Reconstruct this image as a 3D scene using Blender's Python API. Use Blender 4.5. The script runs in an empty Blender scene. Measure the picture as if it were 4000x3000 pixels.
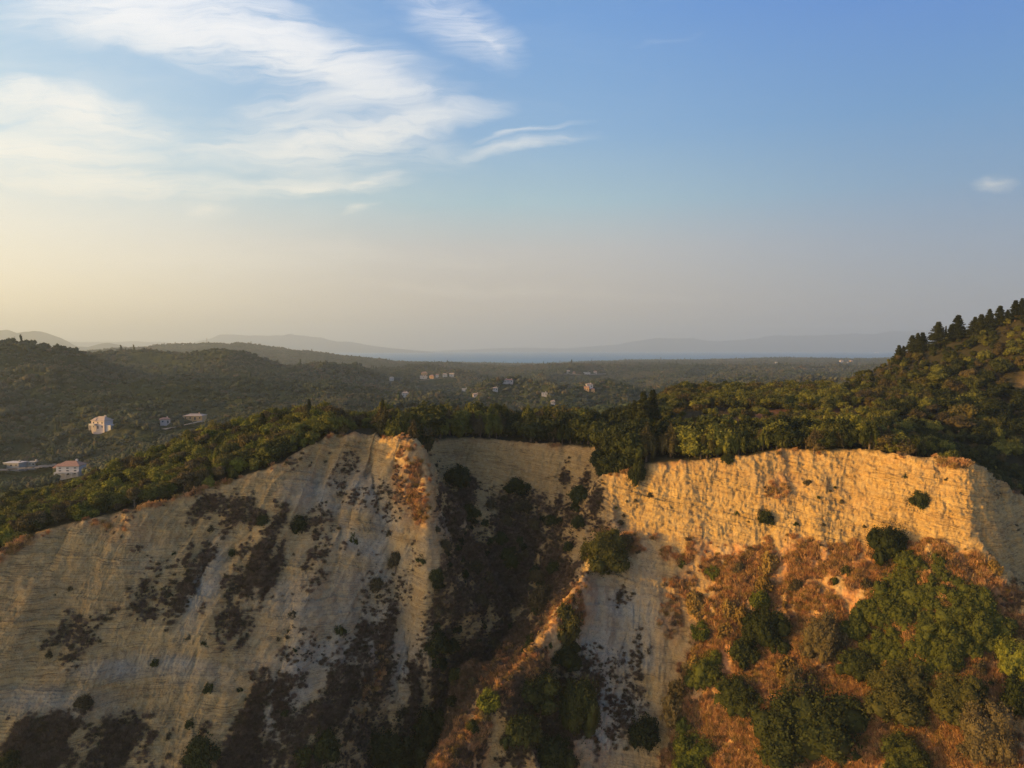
import bpy, bmesh, math, random
import numpy as np
from mathutils import Vector
from mathutils.geometry import delaunay_2d_cdt
R = math.radians
SC = bpy.context.scene
COL = SC.collection

# ------------------------------------------------------------------ camera
F = 2825.0                      # focal length in pixels of the 4000 px wide photograph
PITCH = R(2.8)
cd = bpy.data.cameras.new('camera'); cam = bpy.data.objects.new('camera', cd); COL.objects.link(cam)
cd.sensor_width = 36.0; cd.lens = 36.0 * F / 4000.0
cd.clip_start = 1.0; cd.clip_end = 200000.0
cam.location = (0, 0, 0); cam.rotation_euler = (R(90) - PITCH, 0, 0)
SC.camera = cam
CP, SP = math.cos(PITCH), math.sin(PITCH)

# ------------------------------------------------------------------ sky, sun, exposure
SUN_AZ, SUN_EL = R(-99.5), R(10.5)      # azimuth from the view direction, to the left
SUND = Vector((math.sin(SUN_AZ) * math.cos(SUN_EL), math.cos(SUN_AZ) * math.cos(SUN_EL), math.sin(SUN_EL)))
SC.view_settings.view_transform = 'Standard'; SC.view_settings.look = 'None'
SC.view_settings.gamma = 1.0; SC.view_settings.exposure = 0.75
SC.cycles.use_denoising = True; SC.cycles.denoiser = 'OPENIMAGEDENOISE'; SC.cycles.denoising_prefilter = 'NONE'
SC.cycles.max_bounces = 5; SC.cycles.diffuse_bounces = 3; SC.cycles.volume_bounces = 1
SC.cycles.transparent_max_bounces = 6
SC.cycles.sample_clamp_indirect = 4.0
ld = bpy.data.lights.new('sun', 'SUN'); sun = bpy.data.objects.new('sun', ld); COL.objects.link(sun)
ld.energy = 4.5; ld.angle = R(0.6); ld.color = (1.0, 0.53, 0.055)
sun.rotation_euler = (-SUND).to_track_quat('-Z', 'Y').to_euler()

world = bpy.data.worlds.new('World'); SC.world = world; world.use_nodes = True


def s2l(c):
    c = c / 255.0
    return c / 12.92 if c <= 0.04045 else ((c + 0.055) / 1.055) ** 2.4


EXPO = 2 ** SC.view_settings.exposure


def rgb(r, g, b, k=1.0):
    return (s2l(r) * k, s2l(g) * k, s2l(b) * k, 1)


class NT:
    """tiny helper for building node trees"""
    def __init__(self, tree):
        self.t = tree; self.N = tree.nodes; self.L = tree.links

    def put(self, sock, v):
        if isinstance(v, bpy.types.NodeSocket): self.L.new(v, sock)
        elif v is not None: sock.default_value = v

    def math(self, op, a, b=None, c=None, clamp=False):
        n = self.N.new('ShaderNodeMath'); n.operation = op; n.use_clamp = clamp
        for s, v in zip(n.inputs, (a, b, c)): self.put(s, v)
        return n.outputs[0]

    def vmath(self, op, a, b=None):
        n = self.N.new('ShaderNodeVectorMath'); n.operation = op
        for s, v in zip(n.inputs, (a, b)): self.put(s, v)
        return n

    def mix(self, f, a, b, mode='MIX'):
        n = self.N.new('ShaderNodeMix'); n.data_type = 'RGBA'; n.blend_type = mode
        self.put(n.inputs[0], f); self.put(n.inputs[6], a); self.put(n.inputs[7], b)
        return n.outputs[2]

    def noise(self, vec, scale, detail=4, rough=0.55, dist=0.0, col=False):
        n = self.N.new('ShaderNodeTexNoise'); self.put(n.inputs['Vector'], vec)
        n.inputs['Scale'].default_value = scale; n.inputs['Detail'].default_value = detail
        n.inputs['Roughness'].default_value = rough; n.inputs['Distortion'].default_value = dist
        return n.outputs['Color' if col else 'Fac']

    def ramp(self, f, stops, interp='LINEAR'):
        n = self.N.new('ShaderNodeValToRGB'); r = n.color_ramp; r.interpolation = interp
        while len(r.elements) < len(stops): r.elements.new(0.5)
        for e, (p, c) in zip(r.elements, stops):
            e.position = p; e.color = c if len(c) == 4 else (*c, 1)
        self.put(n.inputs[0], f)
        return n.outputs[0]

    def smooth(self, x, a, b, lo=0.0, hi=1.0):
        n = self.N.new('ShaderNodeMapRange'); n.interpolation_type = 'SMOOTHSTEP'
        self.put(n.inputs[0], x)
        for i, v in zip((1, 2, 3, 4), (a, b, lo, hi)): n.inputs[i].default_value = v
        return n.outputs[0]

    def mapping(self, vec, loc, rot, scale, typ='POINT'):
        n = self.N.new('ShaderNodeMapping'); n.vector_type = typ; self.put(n.inputs[0], vec)
        n.inputs[1].default_value = loc; n.inputs[2].default_value = rot; n.inputs[3].default_value = scale
        return n.outputs[0]


def build_world():
    t = NT(world.node_tree); N, L = t.N, t.L
    for n in list(N): N.remove(n)
    tc = N.new('ShaderNodeTexCoord')
    sep = N.new('ShaderNodeSeparateXYZ'); L.new(tc.outputs['Generated'], sep.inputs[0])
    X, Y, Z = sep.outputs
    # physical sky
    sky = N.new('ShaderNodeTexSky'); sky.sky_type = 'NISHITA'; sky.sun_disc = False
    sky.sun_elevation = SUN_EL; sky.sun_rotation = SUN_AZ; sky.altitude = 150
    sky.air_density = 1.3; sky.dust_density = 2.2; sky.ozone_density = 2.0
    nish = t.vmath('SCALE', sky.outputs[0]); nish.inputs['Scale'].default_value = 0.10
    # evening colours of the clear air by height above the horizon, towards and away from the sun
    el = t.math('DIVIDE', t.math('ARCSINE', t.math('MAXIMUM', Z, 0.0)), math.pi / 2)
    k = 1.31 / EXPO
    left = t.ramp(el, [(0.0, rgb(246, 228, 192, k)), (0.035, rgb(244, 230, 200, k)), (0.09, rgb(220, 220, 212, k)), (0.15, rgb(170, 200, 218, k)),
                       (0.25, rgb(138, 178, 214, k)), (0.5, rgb(108, 130, 165, k)), (1.0, rgb(70, 88, 125, k))])
    mid = t.ramp(el, [(0.0, rgb(184, 170, 158, k)), (0.035, rgb(190, 177, 163, k)), (0.085, rgb(180, 180, 180, k)), (0.125, rgb(146, 181, 196, k)), (0.18, rgb(112, 160, 202, k)),
                      (0.27, rgb(82, 140, 200, k)), (0.5, rgb(70, 98, 150, k)), (1.0, rgb(58, 76, 120, k))])
    right = t.ramp(el, [(0.0, rgb(136, 142, 156, k)), (0.035, rgb(138, 147, 160, k)), (0.075, rgb(126, 147, 172, k)), (0.125, rgb(98, 141, 181, k)), (0.18, rgb(76, 133, 186, k)),
                        (0.27, rgb(58, 117, 192, k)), (0.5, rgb(56, 82, 138, k)), (1.0, rgb(52, 70, 112, k))])
    az = t.math('DIVIDE', X, t.math('MAXIMUM', t.math('SQRT', t.math('ADD', t.math('MULTIPLY', X, X), t.math('MULTIPLY', Y, Y))), 0.001))
    c = t.mix(t.smooth(az, -0.62, -0.02), left, mid)
    c = t.mix(t.smooth(az, -0.02, 0.62), c, right)
    c = t.mix(0.10, c, nish.outputs[0])
    # bright hazy air round the sun (out of frame to the left)
    dt = t.vmath('DOT_PRODUCT', tc.outputs['Generated'], tuple(SUND)).outputs['Value']
    g = t.math('POWER', t.math('MAXIMUM', dt, 0.0), 8.0)
    gl = t.vmath('SCALE', (3.2, 1.95, 0.85)); L.new(g, gl.inputs['Scale'])
    c = t.mix(1.0, c, gl.outputs[0], 'ADD')
    # high thin cloud: streaks on a far plane in front, warped by noise
    yy = t.math('MAXIMUM', Y, 0.08)
    cb = N.new('ShaderNodeCombineXYZ')
    L.new(t.math('DIVIDE', X, yy), cb.inputs[0]); L.new(t.math('DIVIDE', Z, yy), cb.inputs[1])
    P0 = cb.outputs[0]
    def warp(vec, sc, amt, stretch):
        w = t.vmath('SUBTRACT', t.noise(t.mapping(vec, (0, 0, 0), (0, 0, 0), stretch), sc, 4, 0.6, 0, True), (0.5, 0.5, 0.5)).outputs[0]
        w = t.vmath('MULTIPLY', w, (amt, amt * 0.45, 0)).outputs[0]
        return t.vmath('ADD', vec, w).outputs[0]
    P1 = warp(warp(P0, 3.0, 0.20, (1, 2.2, 1)), 14.0, 0.035, (1, 2.5, 1))
    S = [(900, 110, 760, 150, -13, 1.1), (1230, 230, 430, 110, -24, .8), (520, 30, 620, 150, -4, .8), (1380, 385, 460, 60, 2, .6),
         (260, 430, 480, 95, -12, 1.3), (140, 590, 480, 90, -5, 1.05), (1450, 520, 500, 70, 10, 1.1), (1300, 610, 560, 95, 2, .5),
         (2050, 565, 240, 26, 7, .45), (2080, 512, 190, 16, 9, .45), (430, 730, 480, 62, -4, 1.1), (1150, 745, 440, 46, 5, .95),
         (1420, 706, 150, 20, 8, .6), (780, 845, 110, 28, 0, .6), (1420, 815, 80, 20, 18, .35), (1770, 70, 340, 130, -36, .5),
         (1900, 160, 140, 24, -44, .3), (3935, 708, 90, 34, 0, .42), (700, 1010, 1500, 60, -1, .18), (100, 640, 900, 360, -4, .14),
         (30, 330, 80, 40, 0, .5), (950, 560, 420, 60, 12, .3), (2000, 1130, 900, 28, -1, .18), (350, 1000, 500, 26, -3, .2),
         (2600, 140, 120, 14, 20, .04), (1050, 480, 500, 70, 4, .28)]
    tot = None
    for px, py, hl, hw, ang, op in S:
        b = (1500 - py) / F; den = CP + b * SP
        x0 = ((px - 2000) / F) / den; z0 = (b * CP - SP) / den
        m = t.mapping(P1, (x0, z0, 0), (0, 0, R(ang)), (hl * 1.12 / F, hw * 1.18 / F, 1), 'TEXTURE')
        gr = N.new('ShaderNodeTexGradient'); gr.gradient_type = 'SPHERICAL'; L.new(m, gr.inputs[0])
        v = t.math('MULTIPLY', t.math('POWER', gr.outputs[1], 1.15), op * 1.55)
        tot = v if tot is None else t.math('ADD', tot, v)
    fib = t.noise(t.mapping(P1, (0, 0, 0), (0, 0, R(-9)), (2.2, 9.0, 1)), 2.4, 8, 0.62, 0.6)
    fib = t.smooth(fib, 0.38, 0.66)
    fine = t.noise(t.mapping(P1, (3, 1, 0), (0, 0, R(12)), (3.0, 14.0, 1)), 4.0, 6, 0.6, 0.8)
    tex = t.math('ADD', t.math('MULTIPLY', fib, 0.75), t.math('MULTIPLY', fine, 0.5))
    fib3 = t.noise(t.mapping(P1, (7, 2, 0), (0, 0, R(20)), (2.5, 30.0, 1)), 5.0, 5, 0.65, 0.4)
    tex = t.math('ADD', tex, t.math('MULTIPLY', t.math('SUBTRACT', fib3, 0.5), 1.6))
    tot = t.math('MULTIPLY', tot, t.math('MAXIMUM', t.math('ADD', 0.12, tex), 0.0))
    # a trace of veil everywhere on the sun side
    veil = t.math('MULTIPLY', fib, t.smooth(az, 0.35, -0.6, 0.0, 0.07))
    cl = t.math('SUBTRACT', 1.0, t.math('POWER', 2.718, t.math('MULTIPLY', t.math('ADD', tot, veil), -1.5)))
    cl = t.math('MULTIPLY', cl, t.smooth(Y, 0.0, 0.25), None, True)
    ccol = t.ramp(el, [(0.0, rgb(226, 214, 190, k)), (0.12, rgb(226, 224, 214, k)), (0.3, rgb(222, 226, 236, k))])
    c = t.mix(t.math('MULTIPLY', cl, 0.95), c, ccol)
    bg = N.new('ShaderNodeBackground'); L.new(c, bg.inputs[0]); bg.inputs[1].default_value = 1.0
    out = N.new('ShaderNodeOutputWorld'); L.new(bg.outputs[0], out.inputs[0])


build_world()

# ------------------------------------------------------------------ geometry helpers
SEA = -100.0


def P(px, py, Y):
    """the point seen at photograph pixel (px, py) at forward distance Y"""
    a = (px - 2000.0) / F; b = (1500.0 - py) / F
    s = Y / (CP + b * SP)
    return (a * s, Y, (b * CP - SP) * s)


def proj(x, y, z):
    """world -> photograph pixel"""
    d = y * CP - z * SP; u = y * SP + z * CP
    return 2000 + F * x / d, 1500 - F * u / d


def hash3(ix, iy, iz, seed):
    h = (ix.astype(np.int64) * 374761393 + iy.astype(np.int64) * 668265263 + iz.astype(np.int64) * 2147483647 + seed * 974711) & 0xffffffff
    h = ((h ^ (h >> 13)) * 1274126177) & 0xffffffff
    h = ((h ^ (h >> 16)) * 2246822519) & 0xffffffff
    return ((h ^ (h >> 15)) & 0xffffff) / float(0xffffff)


def vnoise(x, y, z, seed=0):
    """value noise in -1..1"""
    x0 = np.floor(x); y0 = np.floor(y); z0 = np.floor(z)
    fx, fy, fz = x - x0, y - y0, z - z0
    fx = fx * fx * (3 - 2 * fx); fy = fy * fy * (3 - 2 * fy); fz = fz * fz * (3 - 2 * fz)
    r = 0
    for i in (0, 1):
        wx = fx if i else 1 - fx
        for j in (0, 1):
            wy = fy if j else 1 - fy
            for k in (0, 1):
                wz = fz if k else 1 - fz
                r = r + wx * wy * wz * hash3(x0 + i, y0 + j, z0 + k, seed)
    return r * 2 - 1


def fbm(x, y, z, octs=4, seed=0, gain=0.5):
    r = 0; a = 1.0; f = 1.0
    for o in range(octs):
        r = r + a * vnoise(x * f, y * f, z * f, seed + o * 17); a *= gain; f *= 2.03
    return r


def tin_raster(polys, pts, x0, x1, y0, y1, cell, blur):
    """triangulate 3D points (polys = lists joined by breaklines) and sample z on a plan grid"""
    V = []; E = []
    for pl in polys:
        for i, p in enumerate(pl):
            V.append(p)
            if i: E.append((len(V) - 2, len(V) - 1))
    V += pts
    v2 = [Vector((p[0], p[1])) for p in V]
    ov, oe, of, o_v, o_e, o_f = delaunay_2d_cdt(v2, E, [], 0, 1e-4)
    zs = []
    for q, src in zip(ov, o_v):
        if src: zs.append(V[src[0]][2])
        else:
            d = sorted((((q.x - p[0]) ** 2 + (q.y - p[1]) ** 2), p[2]) for p in V)[:3]
            print('WARN crossing at', tuple(q), proj(q.x, q.y, d[0][1]))
            w = [1 / (e[0] + 1e-3) for e in d]; zs.append(sum(a * b[1] for a, b in zip(w, d)) / sum(w))
    nx = int((x1 - x0) / cell) + 1; ny = int((y1 - y0) / cell) + 1
    G = np.full((ny, nx), np.nan)
    for f in of:
        if len(f) != 3: continue
        (ax, ay), (bx, by), (cx, cy) = [((ov[i].x - x0) / cell, (ov[i].y - y0) / cell) for i in f]
        za, zb, zc = (zs[i] for i in f)
        i0, i1 = max(0, math.floor(min(ax, bx, cx))), min(nx - 1, math.ceil(max(ax, bx, cx)))
        j0, j1 = max(0, math.floor(min(ay, by, cy))), min(ny - 1, math.ceil(max(ay, by, cy)))
        if i1 < i0 or j1 < j0: continue
        D = (by - cy) * (ax - cx) + (cx - bx) * (ay - cy)
        if abs(D) < 1e-9: continue
        gx, gy = np.meshgrid(np.arange(i0, i1 + 1), np.arange(j0, j1 + 1))
        l1 = ((by - cy) * (gx - cx) + (cx - bx) * (gy - cy)) / D
        l2 = ((cy - ay) * (gx - cx) + (ax - cx) * (gy - cy)) / D
        l3 = 1 - l1 - l2
        m = (l1 >= -1e-6) & (l2 >= -1e-6) & (l3 >= -1e-6)
        sub = G[j0:j1 + 1, i0:i1 + 1]; zz = l1 * za + l2 * zb + l3 * zc
        sub[m] = zz[m]
    if np.isnan(G).any():
        G = np.where(np.isnan(G), np.nanmin(G), G)
    for _ in range(blur):
        G = (np.roll(G, 1, 0) + 2 * G + np.roll(G, -1, 0)) / 4
        G = (np.roll(G, 1, 1) + 2 * G + np.roll(G, -1, 1)) / 4
    return dict(G=G, x0=x0, y0=y0, c=cell)


def samp(T, x, y):
    G = T['G']; gx = np.clip((x - T['x0']) / T['c'], 0, G.shape[1] - 1.001); gy = np.clip((y - T['y0']) / T['c'], 0, G.shape[0] - 1.001)
    i = gx.astype(int); j = gy.astype(int); u = gx - i; v = gy - j
    return (G[j, i] * (1 - u) * (1 - v) + G[j, i + 1] * u * (1 - v) + G[j + 1, i] * (1 - u) * v + G[j + 1, i + 1] * u * v)


def grid_points(T, amin, amax, ncol, y0, y1, dy, nrow, wy=0.0, logy=False):
    """fan-shaped grid over the heightfield T; rows spaced evenly along the visible surface"""
    a = np.linspace(amin, amax, ncol)
    Ys = np.geomspace(y0, y1, int(dy)) if logy else np.arange(y0, y1, dy)
    out = np.zeros((ncol, nrow, 3))
    q = np.linspace(0, 1, nrow)
    for k, aa in enumerate(a):
        x = aa * Ys; z = samp(T, x, Ys)
        py = z / Ys
        # screen movement plus a little plan distance so that hidden ground keeps some vertices
        ds = np.hypot(np.diff(py) * 1000, np.diff(np.log(Ys)) * wy)
        s = np.concatenate([[0], np.cumsum(ds)]); s /= s[-1]
        yy = np.interp(q, s, Ys)
        out[k, :, 0] = aa * yy; out[k, :, 1] = yy; out[k, :, 2] = samp(T, aa * yy, yy)
    return out


def normals(Pm):
    du = np.gradient(Pm, axis=0); dv = np.gradient(Pm, axis=1)
    n = np.cross(du, dv); l = np.linalg.norm(n, axis=2, keepdims=True); n = n / np.maximum(l, 1e-9)
    return np.where(n[..., 2:3] < 0, -n, n)


def link(o, parent=None):
    COL.objects.link(o)
    if parent is not None: o.parent = parent
    return o


def tagset(o, label=None, cat=None, group=None, kind=None):
    if label: o['label'] = label
    if cat: o['category'] = cat
    if group: o['group'] = group
    if kind: o['kind'] = kind
    return o


def raw_mesh(name, V, Fq, smooth=True):
    V = np.asarray(V, np.float32)
    fs = [np.asarray(f, np.int32) for f in (Fq if isinstance(Fq, tuple) else (Fq,))]
    me = bpy.data.meshes.new(name)
    me.vertices.add(len(V)); me.vertices.foreach_set('co', V.ravel())
    nl = sum(f.size for f in fs); npol = sum(len(f) for f in fs)
    me.loops.add(nl); me.loops.foreach_set('vertex_index', np.concatenate([f.ravel() for f in fs]))
    st = np.concatenate([np.full(len(f), f.shape[1]) for f in fs]); st = np.concatenate([[0], np.cumsum(st)[:-1]]).astype(np.int32)
    me.polygons.add(npol); me.polygons.foreach_set('loop_start', st)
    if smooth: me.polygons.foreach_set('use_smooth', np.ones(npol, bool))
    me.update(calc_edges=True)
    return me


def grid_mesh(name, Pm, attrs, mat):
    nc, nr = Pm.shape[:2]
    idx = np.arange(nc * nr).reshape(nc, nr)
    Fq = np.stack([idx[:-1, :-1], idx[1:, :-1], idx[1:, 1:], idx[:-1, 1:]], -1).reshape(-1, 4)
    me = raw_mesh(name, Pm.reshape(-1, 3), Fq)
    for nm, a in attrs.items():
        at = me.attributes.new(nm, 'FLOAT', 'POINT'); at.data.foreach_set('value', np.asarray(a, np.float32).ravel())
    me.materials.append(mat)
    return link(bpy.data.objects.new(name, me))


# ------------------------------------------------------------------ materials
def new_mat(name):
    m = bpy.data.materials.new(name); m.use_nodes = True
    t = NT(m.node_tree); b = t.N['Principled BSDF']
    return m, t, b


def m_cliff():
    m, t, b = new_mat('marl_cliff')
    g = t.N.new('ShaderNodeNewGeometry'); pos = g.outputs['Position']
    def at(nm):
        n = t.N.new('ShaderNodeAttribute'); n.attribute_name = nm; return n.outputs['Fac']
    n1 = t.noise(pos, 0.06, 5, 0.6); n2 = t.noise(pos, 0.9, 6, 0.65); n3 = t.noise(pos, 4.0, 4, 0.7)
    sep = t.N.new('ShaderNodeSeparateXYZ'); t.L.new(pos, sep.inputs[0])
    s = at('strat')
    cs = t.N.new('ShaderNodeCombineXYZ'); t.L.new(t.math('MULTIPLY', s, 1.0), cs.inputs[2])
    t.L.new(t.math('MULTIPLY', sep.outputs[0], 0.02), cs.inputs[0])
    band = t.noise(cs.outputs[0], 1.7, 5, 0.75)
    band2 = t.noise(cs.outputs[0], 0.33, 2, 0.5)
    rock = t.ramp(n1, [(0.3, (0.44, 0.285, 0.110)), (0.55, (0.57, 0.38, 0.145)), (0.75, (0.65, 0.45, 0.18))])
    rock = t.mix(t.smooth(band2, 0.42, 0.62, 0, 0.35), rock, (0.50, 0.30, 0.115, 1))
    rock = t.mix(t.smooth(band, 0.38, 0.62, 0.5, 0.0), rock, (0.26, 0.165, 0.08, 1))
    rock = t.mix(t.smooth(n2, 0.35, 0.7, 0, .45), rock, (0.64, 0.50, 0.26, 1))
    thin = t.noise(t.vmath('ADD', cs.outputs[0], (3, 0, 9)).outputs[0], 3.6, 3, 0.6)
    brk = t.noise(t.mapping(pos, (0, 0, 0), (0, 0, 0), (1, .5, 2)), 0.30, 3, 0.6)
    rock = t.mix(t.math('MULTIPLY', t.smooth(t.math('ABSOLUTE', t.math('SUBTRACT', thin, 0.5)), 0.0, 0.035, 0.85, 0.0), t.smooth(brk, .42, .58)), rock, (0.13, 0.08, 0.04, 1))
    pit = t.noise(pos, 2.6, 2, 0.6)
    rock = t.mix(t.smooth(pit, 0.60, 0.68, 0, .6), rock, (0.16, 0.10, 0.05, 1))
    fine = t.noise(pos, 9.0, 3, 0.7)
    grey = t.ramp(n2, [(0.3, (0.32, 0.305, 0.245)), (0.7, (0.45, 0.43, 0.345))])
    grey = t.mix(t.smooth(pit, 0.58, 0.68, 0, .5), grey, (0.14, 0.12, 0.09, 1))
    c = t.mix(at('grey'), rock, grey)
    c = t.mix(1.0, c, t.ramp(fine, [(0.3, (0.60, 0.57, 0.54)), (0.68, (1, 1, 1))]), 'MULTIPLY')
    soil = t.ramp(n2, [(0.3, (0.32, 0.145, 0.062)), (0.7, (0.54, 0.285, 0.13))])
    soil = t.mix(t.smooth(t.noise(pos, 0.22, 4, 0.6), .47, .60, 0, .85), soil, (0.52, 0.37, 0.19, 1))
    soil = t.mix(t.smooth(t.noise(t.vmath('ADD', pos, (40, 9, 3)).outputs[0], 0.45, 4, 0.7), .52, .66, 0, .45), soil, (0.16, 0.08, 0.04, 1))
    c = t.mix(t.math('MULTIPLY', at('rust'), t.smooth(t.noise(t.mapping(pos, (0, 0, 0), (0, 0, 0), (1, 1, .4)), 0.35, 4, .65), .36, .50)), c, soil)
    dark = t.ramp(n3, [(0.3, (0.06, 0.037, 0.024)), (0.6, (0.12, 0.078, 0.052)), (0.8, (0.21, 0.145, 0.10))])
    vm = t.smooth(t.math('ADD', at('veg'), t.math('MULTIPLY', t.math('SUBTRACT', n2, 0.5), 0.9)), 0.25, 0.85)
    c = t.mix(vm, c, dark)
    wood = t.ramp(n3, [(0.3, (0.028, 0.027, 0.013)), (0.7, (0.058, 0.050, 0.023))])
    c = t.mix(at('wood'), c, wood)
    gm = t.ramp(n3, [(0.3, (0.12, 0.055, 0.028)), (0.7, (0.19, 0.10, 0.05))])
    c = t.mix(at('field'), c, gm)
    t.L.new(c, b.inputs['Base Color']); b.inputs['Roughness'].default_value = 0.95
    b.inputs['Specular IOR Level'].default_value = 0.1
    bp = t.N.new('ShaderNodeBump'); bp.inputs['Strength'].default_value = 0.8; bp.inputs['Distance'].default_value = 0.3
    t.L.new(t.math('ADD', t.math('ADD', t.math('MULTIPLY', band, 0.6), n2), t.math('MULTIPLY', n3, 0.5)), bp.inputs['Height'])
    t.L.new(bp.outputs[0], b.inputs['Normal'])
    return m


def m_hills():
    m, t, b = new_mat('wooded_hills')
    g = t.N.new('ShaderNodeNewGeometry'); pos = g.outputs['Position']
    n1 = t.noise(pos, 0.006, 5, 0.6); n2 = t.noise(pos, 0.035, 5, 0.7)
    n4 = t.noise(t.mapping(pos, (400, 0, 0), (0, 0, 0), (0.45, 1, 1)), 0.004, 4, 0.6)
    c = t.ramp(n2, [(0.3, (0.022, 0.030, 0.012)), (0.55, (0.045, 0.055, 0.022)), (0.72, (0.085, 0.085, 0.038))])
    c = t.mix(t.smooth(n1, 0.50, 0.66, 0, .7), c, (0.075, 0.068, 0.038, 1))
    f = t.math('MULTIPLY', t.smooth(n4, 0.63, 0.68), t.smooth(n2, 0.40, 0.5))
    c = t.mix(t.math('MULTIPLY', f, 0.75), c, (0.24, 0.14, 0.085, 1))
    t.L.new(c, b.inputs['Base Color']); b.inputs['Roughness'].default_value = 1.0
    b.inputs['Specular IOR Level'].default_value = 0.0
    bp = t.N.new('ShaderNodeBump'); bp.inputs['Strength'].default_value = 0.9; bp.inputs['Distance'].default_value = 5
    t.L.new(t.noise(pos, 0.11, 3, 0.6), bp.inputs['Height']); t.L.new(bp.outputs[0], b.inputs['Normal'])
    return m


def m_plain(name, col, rough=0.9, var=0.15, scale=1.0):
    m, t, b = new_mat(name)
    tc = t.N.new('ShaderNodeTexCoord')
    n = t.noise(tc.outputs['Object'], scale, 5, 0.6)
    lo = tuple(x * (1 - var) for x in col); hi = tuple(min(1, x * (1 + var)) for x in col)
    t.L.new(t.ramp(n, [(0.3, lo), (0.7, hi)]), b.inputs['Base Color']); b.inputs['Roughness'].default_value = rough
    return m


def m_sea():
    m, t, b = new_mat('sea_water')
    g = t.N.new('ShaderNodeNewGeometry'); pos = g.outputs['Position']
    n = t.noise(t.mapping(pos, (0, 0, 0), (0, 0, 0), (0.3, 1, 1)), 0.0016, 4, 0.6)
    t.L.new(t.ramp(n, [(0.35, (0.01, 0.17, 0.34)), (0.7, (0.03, 0.23, 0.42))]), b.inputs['Base Color'])  # strong blue base colour stands in for the reflected sky
    b.inputs['Roughness'].default_value = 0.55; b.inputs['Specular IOR Level'].default_value = 0.25
    bp = t.N.new('ShaderNodeBump'); bp.inputs['Strength'].default_value = 0.5; bp.inputs['Distance'].default_value = 3
    t.L.new(t.noise(pos, 0.03, 3, 0.6), bp.inputs['Height']); t.L.new(bp.outputs[0], b.inputs['Normal'])
    return m


def m_leaf(name, dark, light, light2=None, sc=0.35):
    """foliage: colour differs from tree to tree and from leaf clump to leaf clump"""
    m, t, b = new_mat(name)
    oi = t.N.new('ShaderNodeObjectInfo'); g = t.N.new('ShaderNodeNewGeometry')
    n = t.noise(g.outputs['Position'], sc, 4, 0.6)
    n2 = t.noise(g.outputs['Position'], 2.2, 2, 0.6)
    f = t.math('ADD', t.math('MULTIPLY', n, 0.6), t.math('ADD', t.math('MULTIPLY', oi.outputs['Random'], 0.4), t.math('MULTIPLY', n2, 0.25)))
    c = t.mix(t.smooth(f, 0.35, 0.85), (*dark, 1), (*light, 1))
    if light2:
        r2 = t.math('FRACT', t.math('MULTIPLY', oi.outputs['Random'], 7.31))
        c = t.mix(t.smooth(r2, 0.55, 0.95, 0, .85), c, (*light2, 1))
    t.L.new(c, b.inputs['Base Color']); b.inputs['Roughness'].default_value = 0.75
    b.inputs['Specular IOR Level'].default_value = 0.15
    tr = t.N.new('ShaderNodeBsdfTranslucent'); t.L.new(c, tr.inputs[0])
    mx = t.N.new('ShaderNodeMixShader'); mx.inputs[0].default_value = 0.18
    out = [x for x in t.N if x.type == 'OUTPUT_MATERIAL'][0]
    t.L.new(b.outputs[0], mx.inputs[1]); t.L.new(tr.outputs[0], mx.inputs[2]); t.L.new(mx.outputs[0], out.inputs[0])
    return m


M = dict(cliff=m_cliff(), hills=m_hills(), sea=m_sea(),
         bark=m_plain('grey_brown_bark', (0.14, 0.10, 0.07), 0.95, 0.3, 3.0),
         olive=m_leaf('olive_foliage', (0.040, 0.050, 0.012), (0.175, 0.178, 0.034), (0.085, 0.062, 0.028)),
         bright=m_leaf('bright_foliage', (0.060, 0.078, 0.012), (0.190, 0.200, 0.030)),
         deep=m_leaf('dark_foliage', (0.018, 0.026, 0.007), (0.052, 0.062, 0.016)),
         brown=m_leaf('grey_brown_foliage', (0.060, 0.050, 0.024), (0.125, 0.100, 0.048)),
         shrub=m_leaf('shrub_foliage', (0.025, 0.035, 0.008), (0.083, 0.094, 0.018), (0.075, 0.070, 0.020)),
         dry=m_leaf('dry_scrub', (0.31, 0.135, 0.056), (0.58, 0.33, 0.15), (0.46, 0.31, 0.12)),
         dead=m_leaf('dead_scrub', (0.085, 0.056, 0.038), (0.22, 0.155, 0.105), (0.075, 0.066, 0.03)),
         far=m_leaf('far_foliage', (0.028, 0.048, 0.025), (0.058, 0.083, 0.044), (0.070, 0.080, 0.048), 0.008),
         pale=m_leaf('grey_olive_foliage', (0.060, 0.075, 0.045), (0.105, 0.112, 0.068), (0.115, 0.095, 0.06), 0.008),
         gold=m_leaf('golden_foliage', (0.17, 0.11, 0.03), (0.30, 0.20, 0.06)))

# ------------------------------------------------------------------ near terrain: cliffs, gully, spur, plateau, right hill
def down(top, s, rows):
    """points below a top point on a face of steepness s, at (px, py)"""
    x, Y0, z0 = top; res = []
    for px, py in rows:
        a, _, b = P(px, py, 1.0)
        Y = (s * Y0 - z0) / (s - b)
        res.append((a * Y, Y, b * Y))
    return res


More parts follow.
